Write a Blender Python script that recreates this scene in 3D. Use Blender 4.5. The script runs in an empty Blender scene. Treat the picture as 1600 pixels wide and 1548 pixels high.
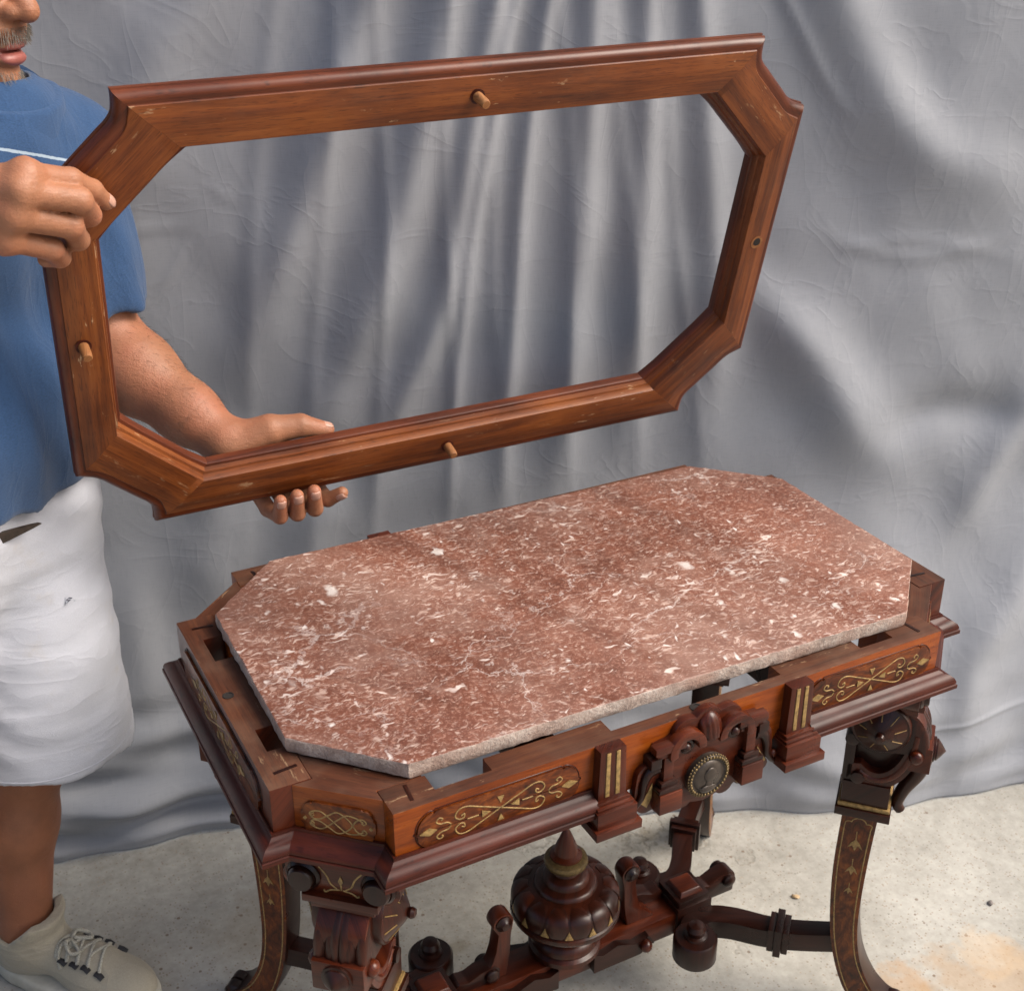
import bpy, bmesh, math, random
import numpy as np
from mathutils import Vector, Matrix
random.seed(7); rng = np.random.default_rng(7)
R = math.radians
scene = bpy.context.scene
COL = scene.collection

# ---------------------------------------------------------------- camera, sky, sun, exposure
cam_d = bpy.data.cameras.new('camera'); cam = bpy.data.objects.new('camera', cam_d); COL.objects.link(cam)
cam_d.sensor_fit = 'HORIZONTAL'; cam_d.sensor_width = 36; cam_d.lens = 36*2017.1/1600
cam_d.clip_start = .05; cam_d.clip_end = 200
CAM = Vector((-.7266, -1.2186, 1.5653))
c_r = Vector((.88483, -.46591, -.00114)); c_u = Vector((.20645, .38988, .89743)); c_f = Vector((.41768, .7943, -.44116))
cam.matrix_world = Matrix.Translation(CAM) @ Matrix((c_r, c_u, -c_f)).transposed().to_4x4()
cam_d.dof.use_dof = True; cam_d.dof.focus_distance = 1.55; cam_d.dof.aperture_fstop = 9.0
scene.camera = cam

SUN_EL, SUN_AZ = R(45), R(56)      # azimuth measured from -y towards +x: high, from the front right
sdir = Vector((math.sin(SUN_AZ)*math.cos(SUN_EL), -math.cos(SUN_AZ)*math.cos(SUN_EL), math.sin(SUN_EL)))
world = bpy.data.worlds.new('World'); scene.world = world; world.use_nodes = True
wn = world.node_tree; bg = wn.nodes['Background']
sky = wn.nodes.new('ShaderNodeTexSky'); sky.sky_type = 'NISHITA'; sky.sun_disc = False
sky.sun_elevation = SUN_EL; sky.sun_rotation = math.atan2(sdir.x, sdir.y)
sky.air_density = 1.0; sky.dust_density = 6.0; sky.ozone_density = .6
wn.links.new(sky.outputs[0], bg.inputs[0]); bg.inputs[1].default_value = .075
sun_d = bpy.data.lights.new('sun', 'SUN'); sun = bpy.data.objects.new('sun', sun_d); COL.objects.link(sun)
sun_d.energy = 1.35; sun_d.angle = R(38); sun_d.color = (1, .955, .89)
sun.rotation_euler = (-sdir).to_track_quat('-Z', 'Y').to_euler(); sun.location = (2, -2, 4)
scene.view_settings.view_transform = 'Standard'; scene.view_settings.look = 'None'
scene.view_settings.gamma = 1; scene.view_settings.use_curve_mapping = False
scene.view_settings.exposure = 1.5
scene.cycles.max_bounces = 6; scene.cycles.diffuse_bounces = 3; scene.cycles.glossy_bounces = 3

# ---------------------------------------------------------------- material helpers
def new_mat(name):
    m = bpy.data.materials.new(name); m.use_nodes = True
    nt = m.node_tree; b = nt.nodes['Principled BSDF']
    return m, nt, b
def N(nt, t, **kw):
    n = nt.nodes.new(t)
    for k, v in kw.items():
        if k.startswith('i_'):
            key = k[2:]; key = int(key) if key.isdigit() else key
            n.inputs[key].default_value = v
        else: setattr(n, k, v)
    return n
def ramp(nt, src, stops, interp='LINEAR'):
    n = nt.nodes.new('ShaderNodeValToRGB'); n.color_ramp.interpolation = interp
    e = n.color_ramp.elements
    while len(e) < len(stops): e.new(.5)
    for k, (p, c) in enumerate(stops):
        e[k].position = p; e[k].color = (*c, 1) if len(c) == 3 else c
    nt.links.new(src, n.inputs[0]); return n.outputs[0]
def mix(nt, fac, a, b, mode='MIX'):
    n = nt.nodes.new('ShaderNodeMix'); n.data_type = 'RGBA'; n.blend_type = mode
    for sock, v in ((n.inputs[0], fac), (n.inputs[6], a), (n.inputs[7], b)):
        if hasattr(v, 'is_linked'): nt.links.new(v, sock)
        elif isinstance(v, (int, float)): sock.default_value = v
        else: sock.default_value = (*v, 1)
    return n.outputs[2]
def math_(nt, op, a, b=None, clamp=False):
    n = nt.nodes.new('ShaderNodeMath'); n.operation = op; n.use_clamp = clamp
    for s, v in ((n.inputs[0], a), (n.inputs[1], b)):
        if v is None: continue
        if hasattr(v, 'is_linked'): nt.links.new(v, s)
        else: s.default_value = v
    return n.outputs[0]
def mapping(nt, src, scale=(1, 1, 1), loc=None, rot=(0, 0, 0)):
    n = nt.nodes.new('ShaderNodeMapping'); n.inputs['Scale'].default_value = scale; n.inputs['Rotation'].default_value = rot
    nt.links.new(src, n.inputs[0])
    if loc is not None:
        if hasattr(loc, 'is_linked'): nt.links.new(loc, n.inputs['Location'])
        else: n.inputs['Location'].default_value = loc
    return n.outputs[0]
def noise(nt, vec, scale, detail=4, rough=.55, dist=0, out=0):
    n = N(nt, 'ShaderNodeTexNoise'); n.inputs['Scale'].default_value = scale; n.inputs['Detail'].default_value = detail
    n.inputs['Roughness'].default_value = rough; n.inputs['Distortion'].default_value = dist
    nt.links.new(vec, n.inputs['Vector']); return n.outputs[out]
def bump(nt, b, h, strength=.3, dist=.002):
    n = N(nt, 'ShaderNodeBump'); n.inputs['Strength'].default_value = strength; n.inputs['Distance'].default_value = dist
    nt.links.new(h, n.inputs['Height']); nt.links.new(n.outputs[0], b.inputs['Normal'])

def wood(name, dark, mid, light, rough=.32, grain=1.0, burl=False, dust=0.0, coat=.35, scuff=0.0, spec=.32):
    m, nt, b = new_mat(name)
    uv = N(nt, 'ShaderNodeUVMap').outputs[0]; oi = N(nt, 'ShaderNodeObjectInfo')
    off = N(nt, 'ShaderNodeCombineXYZ')
    for k, s in enumerate((7.3, 13.1, 3.7)): nt.links.new(math_(nt, 'MULTIPLY', oi.outputs['Random'], s), off.inputs[k])
    tc = N(nt, 'ShaderNodeTexCoord').outputs['Object']
    if burl:
        w = mapping(nt, uv, (1, 1.6, 1), off.outputs[0])
        n1 = noise(nt, w, 30, 3, .62, 1.6); n2 = noise(nt, w, 95, 2, .6, .8)
    else:
        w = mapping(nt, uv, (2.2*grain, 38, 1), off.outputs[0])
        n1 = noise(nt, w, 2.2, 4, .6, .6); n2 = noise(nt, mapping(nt, uv, (9*grain, 260, 1), off.outputs[0]), 2.0, 3, .6)
    big = noise(nt, mapping(nt, uv, (4, 7, 1), off.outputs[0]), 1.6, 3, .5)
    v = math_(nt, 'ADD', math_(nt, 'MULTIPLY', n1, .50 if not burl else .62), math_(nt, 'MULTIPLY', n2, .2))
    v = math_(nt, 'ADD', v, math_(nt, 'MULTIPLY', big, .42 if not burl else .3))
    c = ramp(nt, v, [(.40, dark), (.56, mid), (.74, light)])
    # pores / flecks
    fl = noise(nt, mapping(nt, uv, (60, 900, 1), off.outputs[0]), 1.0, 2, .6)
    c = mix(nt, ramp(nt, fl, [(.56, (0, 0, 0)), (.7, (.55,)*3)]), c, tuple(x*.45 for x in dark))
    if dust > 0:
        d = noise(nt, tc, 9, 3, .65); d2 = noise(nt, tc, 60, 2, .7)
        dv = math_(nt, 'MULTIPLY', ramp(nt, d, [(.42, (0,)*3), (.7, (1,)*3)]), ramp(nt, d2, [(.3, (.3,)*3), (.75, (1,)*3)]))
        c = mix(nt, math_(nt, 'MULTIPLY', dv, dust), c, (.27, .19, .13))
    if scuff > 0:
        s = noise(nt, mapping(nt, uv, (14, 60, 1), off.outputs[0]), 1.5, 4, .75)
        s2 = noise(nt, tc, 5, 2, .5)
        sv = math_(nt, 'MULTIPLY', ramp(nt, s, [(.625, (0,)*3), (.67, (1,)*3)]), ramp(nt, s2, [(.42, (0,)*3), (.6, (1,)*3)]))
        c = mix(nt, math_(nt, 'MULTIPLY', sv, scuff), c, (.42, .28, .16))
    nt.links.new(c, b.inputs['Base Color'])
    rr = noise(nt, tc, 22, 2, .6)
    r = N(nt, 'ShaderNodeMapRange', i_3=rough*.75, i_4=rough*1.45); nt.links.new(rr, r.inputs[0]); nt.links.new(r.outputs[0], b.inputs['Roughness'])
    b.inputs['Coat Weight'].default_value = coat; b.inputs['Coat Roughness'].default_value = .22
    b.inputs['Specular IOR Level'].default_value = spec
    bump(nt, b, noise(nt, tc, 36, 2), .10, .0015)
    return m
MW = {}
MW['frame'] = wood('varnished_walnut_underside', (.046, .0098, .0020), (.135, .0335, .0056), (.225, .066, .0120), .40, dust=.07, coat=.0, scuff=.8)
MW['lip'] = wood('moulded_rim_edge', (.035, .0075, .0028), (.088, .0195, .0062), (.15, .037, .0115), .30, coat=.0)
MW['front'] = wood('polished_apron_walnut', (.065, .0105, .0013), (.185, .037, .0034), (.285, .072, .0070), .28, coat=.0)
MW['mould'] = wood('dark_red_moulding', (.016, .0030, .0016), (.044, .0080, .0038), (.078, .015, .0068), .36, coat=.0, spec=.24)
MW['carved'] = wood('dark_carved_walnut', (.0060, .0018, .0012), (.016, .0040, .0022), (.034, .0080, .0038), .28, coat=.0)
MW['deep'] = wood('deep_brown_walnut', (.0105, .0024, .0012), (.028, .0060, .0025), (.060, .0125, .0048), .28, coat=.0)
MW['warm'] = wood('reddish_carved_walnut', (.020, .0036, .0014), (.055, .0098, .0032), (.105, .0205, .0058), .28, coat=.0)
MW['burl'] = wood('burl_veneer', (.014, .0030, .0009), (.082, .0175, .0028), (.215, .056, .0078), .28, burl=True, coat=.0)
MW['raw'] = wood('dusty_raw_rail_top', (.028, .0080, .0030), (.066, .019, .0070), (.12, .040, .015), .6, dust=.22, coat=.0, scuff=.5)
MW['peg'] = wood('pale_dowel', (.14, .05, .014), (.24, .095, .03), (.36, .18, .07), .6, coat=0, dust=.15)

def plain(name, col, rough=.5, metal=0., nscale=60, var=.25, bump_s=0., coat=0):
    m, nt, b = new_mat(name); tc = N(nt, 'ShaderNodeTexCoord').outputs['Object']
    n = noise(nt, tc, nscale, 5, .6)
    c = ramp(nt, n, [(.3, tuple(x*(1-var) for x in col)), (.7, tuple(min(1, x*(1+var)) for x in col))])
    nt.links.new(c, b.inputs['Base Color']); b.inputs['Roughness'].default_value = rough; b.inputs['Metallic'].default_value = metal
    b.inputs['Coat Weight'].default_value = coat
    if bump_s: bump(nt, b, n, bump_s, .002)
    return m
GOLD = plain('worn_gilding', (.25, .158, .055), .5, .2, 180, .5); GILT = plain('dull_gilt_beading', (.12, .080, .030), .45, .4, 200, .5)
BRONZE = plain('dark_bronze_medallion', (.05, .038, .03), .35, .4, 90, .3)
HOLE = plain('dark_hole', (.012, .008, .006), .9)

# ---------------------------------------------------------------- mesh helpers
def link(name, me, mat=None, parent=None):
    o = bpy.data.objects.new(name, me); COL.objects.link(o)
    if mat is not None:
        for mm in (mat if isinstance(mat, (list, tuple)) else [mat]): me.materials.append(mm)
    if parent is not None: o.parent = parent
    return o
def tag(o, label=None, cat=None, group=None, kind=None):
    for k, v in (('label', label), ('category', cat), ('group', group), ('kind', kind)):
        if v: o[k] = v
    return o
def empty(name, loc=(0, 0, 0), label=None, cat=None):
    o = bpy.data.objects.new(name, None); COL.objects.link(o); o.location = loc; o.empty_display_size = .05
    return tag(o, label, cat)
def grain(me, axis):
    """UV in metres: U runs along the grain axis, V across it."""
    a = np.array(axis, float); a /= np.linalg.norm(a)
    h = np.array((0, 0, 1.)) if abs(a[2]) < .9 else np.array((1., 0, 0))
    b = np.cross(h, a); b /= np.linalg.norm(b); c = np.cross(a, b)
    co = np.empty(len(me.vertices)*3); me.vertices.foreach_get('co', co); co = co.reshape(-1, 3)
    vi = np.empty(len(me.loops), int); me.loops.foreach_get('vertex_index', vi)
    uv = np.stack([co@a, co@b+co@c], 1)[vi]
    if not me.uv_layers: me.uv_layers.new(name='UVMap')
    me.uv_layers[0].data.foreach_set('uv', uv.ravel())
def pyd(name, v, f, mat, parent=None, axis=(1, 0, 0), smooth=None, bevel=0, seg=2, weld=False, uv=True):
    bm = bmesh.new(); vs = [bm.verts.new(p) for p in v]
    for q in f:
        try: bm.faces.new([vs[i] for i in q])
        except ValueError: pass
    if weld: bmesh.ops.remove_doubles(bm, verts=bm.verts, dist=1e-5)
    bmesh.ops.recalc_face_normals(bm, faces=bm.faces)
    return fin(name, bm, mat, parent, axis, smooth, bevel, seg, uv)
def fin(name, bm, mat, parent=None, axis=(1, 0, 0), smooth=None, bevel=0, seg=2, uv=True):
    if bevel:
        ed = [e for e in bm.edges if len(e.link_faces) == 2 and e.calc_face_angle(0) > .5]
        bmesh.ops.bevel(bm, geom=ed, offset=bevel, segments=seg, profile=.6, affect='EDGES', clamp_overlap=True)
    me = bpy.data.meshes.new(name); bm.to_mesh(me); bm.free()
    if uv: grain(me, axis)
    if smooth is not None:
        me.shade_smooth()
        try: me.set_sharp_from_angle(angle=R(smooth))
        except Exception: pass
    return link(name, me, mat, parent)
def frame_mat(o, ex, ey):
    ex = Vector(ex).normalized(); ey = Vector(ey).normalized(); ez = ex.cross(ey)
    m = Matrix((ex, ey, ez)).transposed().to_4x4(); m.translation = o; return m
def box(name, c, s, mat, parent=None, rotz=0, axis=None, bevel=.0015, taper=1.0):
    bm = bmesh.new(); bmesh.ops.create_cube(bm, size=1)
    for v in bm.verts:
        k = taper if v.co.z > 0 else 1
        v.co = Vector((v.co.x*s[0]*k, v.co.y*s[1]*k, v.co.z*s[2]))
    M = Matrix.Translation(c) @ Matrix.Rotation(rotz, 4, 'Z'); bmesh.ops.transform(bm, matrix=M, verts=bm.verts)
    if axis is None:
        k = max(range(3), key=lambda i: s[i]); axis = [0, 0, 0]; axis[k] = 1; axis = Matrix.Rotation(rotz, 3, 'Z') @ Vector(axis)
    return fin(name, bm, mat, parent, axis, 40, bevel)
def prism(name, pts, M, depth, mat, parent=None, axis=(1, 0, 0), bevel=.001, smooth=40, z0=0.):
    """polygon pts (x, y) in the local frame M, extruded from z0 to z0+depth"""
    bm = bmesh.new(); n = len(pts)
    a = [bm.verts.new((*p, z0)) for p in pts]; b = [bm.verts.new((*p, z0+depth)) for p in pts]
    bm.faces.new(a[::-1]); bm.faces.new(b)
    for i in range(n): bm.faces.new((a[i], a[(i+1) % n], b[(i+1) % n], b[i]))
    bmesh.ops.recalc_face_normals(bm, faces=bm.faces)
    bmesh.ops.transform(bm, matrix=M, verts=bm.verts)
    return fin(name, bm, mat, parent, axis, smooth, bevel)
def add_lathe(bm, prof, M=Matrix(), seg=32, lobes=0, amp=0):
    rings = []
    for r, z in prof:
        ring = []
        for i in range(seg):
            a = 2*math.pi*i/seg
            rr = r
            ring.append(bm.verts.new(M @ Vector((rr*math.cos(a), rr*math.sin(a), z))))
        rings.append(ring)
    for k in range(len(rings)-1):
        for i in range(seg):
            bm.faces.new((rings[k][i], rings[k][(i+1) % seg], rings[k+1][(i+1) % seg], rings[k+1][i]))
    bm.faces.new(rings[0][::-1]); bm.faces.new(rings[-1])
def lathe(name, prof, M, mat, parent=None, seg=32, smooth=40, axis=(0, 0, 1)):
    bm = bmesh.new(); add_lathe(bm, [(max(r, 1e-4), z) for r, z in prof], M, seg)
    bmesh.ops.recalc_face_normals(bm, faces=bm.faces)
    return fin(name, bm, mat, parent, axis, smooth)
def add_tube(bm, pts, r, seg=6, flat=None):
    """tube along pts; r number or list; flat=(normal, factor) squashes along a direction"""
    pts = [Vector(p) for p in pts]; n = len(pts); prev = None; rings = []
    for i, p in enumerate(pts):
        t = (pts[min(i+1, n-1)]-pts[max(i-1, 0)]).normalized()
        ref = Vector(flat[0]) if flat else (prev if prev else (Vector((0, 0, 1)) if abs(t.z) < .9 else Vector((1, 0, 0))))
        b = t.cross(ref); b = b.normalized() if b.length > 1e-6 else t.orthogonal().normalized()
        c = b.cross(t).normalized(); prev = c
        rr = r[i] if isinstance(r, (list, tuple)) else r; fc = flat[1] if flat else 1
        rings.append([bm.verts.new(p + b*rr*math.cos(2*math.pi*k/seg) + c*rr*fc*math.sin(2*math.pi*k/seg)) for k in range(seg)])
    for i in range(n-1):
        for k in range(seg): bm.faces.new((rings[i][k], rings[i][(k+1) % seg], rings[i+1][(k+1) % seg], rings[i+1][k]))
    bm.faces.new(rings[0][::-1]); bm.faces.new(rings[-1])
def sphere(bm, c, r, sc=(1, 1, 1), u=12, v=8):
    m = Matrix.Translation(c) @ Matrix.Diagonal((*sc, 1)); bmesh.ops.create_uvsphere(bm, u_segments=u, v_segments=v, radius=r, matrix=m)
def arc(cx, cy, rx, ry, a0, a1, n):
    return [(cx+rx*math.cos(R(a0+(a1-a0)*i/n)), cy+ry*math.sin(R(a0+(a1-a0)*i/n))) for i in range(n+1)]
def spiral(cx, cy, r0, r1, a0, a1, n=18):
    return [(cx+(r0+(r1-r0)*i/n)*math.cos(R(a0+(a1-a0)*i/n)), cy+(r0+(r1-r0)*i/n)*math.sin(R(a0+(a1-a0)*i/n))) for i in range(n+1)]
def catmull(P, n=8):
    P = [Vector(p) for p in P]; out = []
    for i in range(len(P)-1):
        a, b, c, d = P[max(i-1, 0)], P[i], P[i+1], P[min(i+2, len(P)-1)]
        for k in range(n):
            t = k/n; out.append(.5*((2*b)+(c-a)*t+(2*a-5*b+4*c-d)*t*t+(3*b-a-3*c+d)*t**3))
    out.append(P[-1]); return out

# ================================================================= THE SETTING
# ---- concrete floor
def concrete():
    m, nt, b = new_mat('speckled_concrete'); tc = N(nt, 'ShaderNodeTexCoord').outputs['Object']
    n1 = noise(nt, tc, 2.2, 5, .6); n2 = noise(nt, tc, 60, 5, .7); n3 = noise(nt, tc, 14, 5, .65)
    v = math_(nt, 'ADD', math_(nt, 'MULTIPLY', n1, .5), math_(nt, 'ADD', math_(nt, 'MULTIPLY', n3, .3), math_(nt, 'MULTIPLY', n2, .35)))
    c = ramp(nt, v, [(.38, (.198, .190, .166)), (.56, (.322, .312, .280)), (.74, (.44, .43, .392))])
    vo = N(nt, 'ShaderNodeTexVoronoi'); vo.inputs['Scale'].default_value = 210; nt.links.new(tc, vo.inputs['Vector'])
    hs = N(nt, 'ShaderNodeSeparateColor'); nt.links.new(vo.outputs['Color'], hs.inputs[0])
    sp = math_(nt, 'MULTIPLY', math_(nt, 'GREATER_THAN', hs.outputs[0], .72), math_(nt, 'LESS_THAN', vo.outputs['Distance'], .33))
    spc = ramp(nt, hs.outputs[1], [(.0, (.16, .10, .06)), (.5, (.30, .23, .17)), (1, (.12, .11, .10))])
    c = mix(nt, math_(nt, 'MULTIPLY', sp, .62), c, spc)
    vo2 = N(nt, 'ShaderNodeTexVoronoi'); vo2.inputs['Scale'].default_value = 75; nt.links.new(tc, vo2.inputs['Vector'])
    hs2 = N(nt, 'ShaderNodeSeparateColor'); nt.links.new(vo2.outputs['Color'], hs2.inputs[0])
    sp2 = math_(nt, 'MULTIPLY', math_(nt, 'GREATER_THAN', hs2.outputs[0], .93), math_(nt, 'LESS_THAN', vo2.outputs['Distance'], .22))
    c = mix(nt, math_(nt, 'MULTIPLY', sp2, .7), c, (.13, .08, .05))
    # stains with shapes of their own: orange rust beside the right leg, brown spots, a hairline crack
    def blob(cx, cy, r, amp, col, cc, sc=9):
        d = N(nt, 'ShaderNodeVectorMath', operation='DISTANCE'); nt.links.new(tc, d.inputs[0]); d.inputs[1].default_value = (cx, cy, 0)
        q = math_(nt, 'ADD', math_(nt, 'DIVIDE', d.outputs['Value'], r), math_(nt, 'MULTIPLY', math_(nt, 'SUBTRACT', noise(nt, tc, sc, 5, .65), .5), 2.6))
        return mix(nt, math_(nt, 'MULTIPLY', ramp(nt, q, [(.55, (1,)*3), (1.0, (0,)*3)]), amp), cc, col)
    c = blob(.60, -.31, .15, .5, (.37, .245, .135), c)
    c = blob(.48, -.20, .05, .5, (.40, .25, .13), c, 20)
    c = blob(.66, -.22, .06, .35, (.5, .36, .22), c, 20)
    c = blob(-.36, .38, .085, .35, (.24, .20, .14), c, 12)
    c = blob(-.09, .19, .03, .5, (.17, .145, .10), c, 18)
    c = blob(.33, .27, .02, .4, (.2, .16, .1), c, 30)
    w = N(nt, 'ShaderNodeTexVoronoi', feature='DISTANCE_TO_EDGE'); w.inputs['Scale'].default_value = 1.35
    wp = N(nt, 'ShaderNodeVectorMath', operation='ADD'); nt.links.new(tc, wp.inputs[0])
    ns = N(nt, 'ShaderNodeVectorMath', operation='SCALE'); nt.links.new(noise(nt, tc, 9, 4, .6, out=1), ns.inputs[0]); ns.inputs['Scale'].default_value = .2
    nt.links.new(ns.outputs[0], wp.inputs[1]); nt.links.new(wp.outputs[0], w.inputs['Vector'])
    cr = math_(nt, 'MULTIPLY', ramp(nt, w.outputs['Distance'], [(.0015, (1,)*3), (.006, (0,)*3)]), ramp(nt, noise(nt, tc, 3, 3), [(.5, (0,)*3), (.6, (1,)*3)]))
    c = mix(nt, math_(nt, 'MULTIPLY', cr, .6), c, (.15, .13, .1))
    nt.links.new(c, b.inputs['Base Color']); b.inputs['Roughness'].default_value = .85; b.inputs['Specular IOR Level'].default_value = .25
    bump(nt, b, math_(nt, 'SUBTRACT', math_(nt, 'ADD', n2, math_(nt, 'MULTIPLY', n3, .5)), math_(nt, 'MULTIPLY', cr, 1.5)), .45, .002)
    return m
g = pyd('concrete_floor', [(-12, -12, 0), (12, -12, 0), (12, 12, 0), (-12, 12, 0)], [(0, 1, 2, 3)], concrete(), uv=False)
tag(g, kind='structure')
def pebble(x, y, r, col, label):
    bm = bmesh.new(); bmesh.ops.create_icosphere(bm, subdivisions=2, radius=r)
    for v in bm.verts:
        k = 1+.18*math.sin(v.co.x*900+v.co.y*700)+random.uniform(-.08, .08); v.co = Vector((v.co.x*1.3*k, v.co.y*.85*k, v.co.z*.5*k))
    o = fin('pebble', bm, plain('pebble_stone', col, .8, 0, 200, .3, .3), None, smooth=60); o.location = (x, y, r*.42); o.rotation_euler.z = random.uniform(0, 3)
    tag(o, label, 'pebble')
pebble(.463, .021, .0055, (.42, .30, .17), 'tiny tan pebble lying on the concrete behind the stretcher arm')
pebble(.742, -.142, .005, (.15, .13, .12), 'small dark stone lying on the concrete beside the rust stain')

# ---- grey satin backdrop: hem polyline on the floor, folds as ridges laid along lines of the cloth
def satin():
    m, nt, b = new_mat('grey_satin'); tc = N(nt, 'ShaderNodeTexCoord').outputs['Object']
    uv = N(nt, 'ShaderNodeUVMap').outputs[0]
    th = noise(nt, mapping(nt, uv, (700, 40, 1)), 1, 2, .5); th2 = noise(nt, mapping(nt, uv, (40, 700, 1)), 1, 2, .5)
    t = math_(nt, 'ADD', th, th2)
    c = ramp(nt, t, [(.7, (.233, .244, .268)), (1.3, (.260, .271, .297))])
    nt.links.new(c, b.inputs['Base Color']); b.inputs['Roughness'].default_value = .52
    b.inputs['Specular IOR Level'].default_value = .4
    b.inputs['Sheen Weight'].default_value = .12; b.inputs['Sheen Roughness'].default_value = .4
    wr = noise(nt, mapping(nt, uv, (11, 7, 1)), 1, 3, .6, 1.0)
    rn = noise(nt, mapping(nt, uv, (5, 8, 1), rot=(0, 0, .5)), 1, 3, .55, 1.2)
    rid = math_(nt, 'POWER', math_(nt, 'SUBTRACT', 1, math_(nt, 'ABSOLUTE', math_(nt, 'SUBTRACT', math_(nt, 'MULTIPLY', rn, 2), 1))), 14)
    rn2 = noise(nt, mapping(nt, uv, (14, 5, 1), (3, 1, 0), (0, 0, -.3)), 1, 2, .5, .6)
    rid2 = math_(nt, 'POWER', math_(nt, 'SUBTRACT', 1, math_(nt, 'ABSOLUTE', math_(nt, 'SUBTRACT', math_(nt, 'MULTIPLY', rn2, 2), 1))), 18)
    hh = math_(nt, 'ADD', math_(nt, 'MULTIPLY', wr, .45), math_(nt, 'ADD', math_(nt, 'MULTIPLY', rid, .16), math_(nt, 'MULTIPLY', rid2, .10)))
    bump(nt, b, math_(nt, 'ADD', hh, math_(nt, 'MULTIPLY', t, .006)), .24, .008)
    return m
P0 = np.array((-.62, .80)); EU = np.array((.938, -.347)); EN = np.array((-.347, -.938))   # cloth axis, and towards the camera side
def on_cloth(px, py):
    d = c_f + c_r*((px-800)/2017.1) - c_u*((py-774)/2017.1)
    n = Vector((-EN[0], -EN[1], 0)); t = (Vector((*P0, 0))-CAM).dot(n)/d.dot(n); q = CAM + d*t
    return np.array(((q.x-P0[0])*EU[0]+(q.y-P0[1])*EU[1], q.z))
# (pixel polyline down the fold crest, half width m at each end, height m)
FOLDS = [
    ([(330, -40), (235, 120), (120, 420)], .070, .08, .040),
    ([(575, -40), (520, 180), (470, 330), (400, 520), (330, 720)], .050, .065, .062),
    ([(700, -40), (655, 200), (605, 400), (525, 600), (440, 820)], .046, .06, .060),
    ([(775, -40), (728, 250), (686, 480), (610, 660), (550, 900)], .024, .040, .042),
    ([(812, -40), (748, 300), (716, 560), (694, 880)], .011, .016, .020),
    ([(860, -40), (818, 250), (800, 500), (770, 900)], .018, .024, .030),
    ([(925, -40), (912, 300), (886, 600), (850, 900)], .030, .040, .036),
    ([(1010, -40), (1008, 250), (992, 500), (962, 820)], .028, .045, .034),
    ([(1090, -40), (1108, 250), (1116, 500), (1092, 820)], .030, .055, .034),
    ([(1212, -40), (1290, 130), (1350, 210)], .008, .014, .010),
    ([(1290, -60), (1350, 100), (1450, 235), (1660, 300)], .065, .07, .046),
    ([(1120, 380), (1265, 550), (1345, 690), (1440, 780)], .055, .07, .050),
    ([(1360, 700), (1470, 640), (1660, 670)], .045, .05, -.030),
    ([(1230, 345), (1420, 400), (1640, 352)], .012, .016, .006),
    ([(1260, 400), (1430, 372), (1640, 420)], .010, .013, .005),
    ([(1660, 760), (1570, 900), (1480, 1000), (1430, 1160)], .06, .06, .050),
    ([(1660, 560), (1510, 780), (1440, 880)], .045, .05, .034),
    ([(1640, 1030), (1500, 1062), (1300, 1090)], .006, .006, .006),
    ([(300, 640), (340, 860), (290, 1040)], .08, .08, .045),
    ([(530, 700), (480, 870), (430, 1000)], .05, .07, .04),
    ([(190, 840), (230, 1000), (260, 1180)], .05, .05, .026),
    ([(1220, 1120), (1300, 1180), (1330, 1300)], .05, .06, .020),
    ([(318, 285), (372, 325)], .006, .006, .004), ([(372, 325), (385, 300)], .005, .005, .003), ([(180, 360), (320, 352)], .007, .007, .004),
    ([(300, 380), (240, 470)], .007, .007, .004), ([(690, 330), (700, 450)], .005, .005, .004), ([(1150, 560), (1130, 420)], .008, .008, .004),
]
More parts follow.
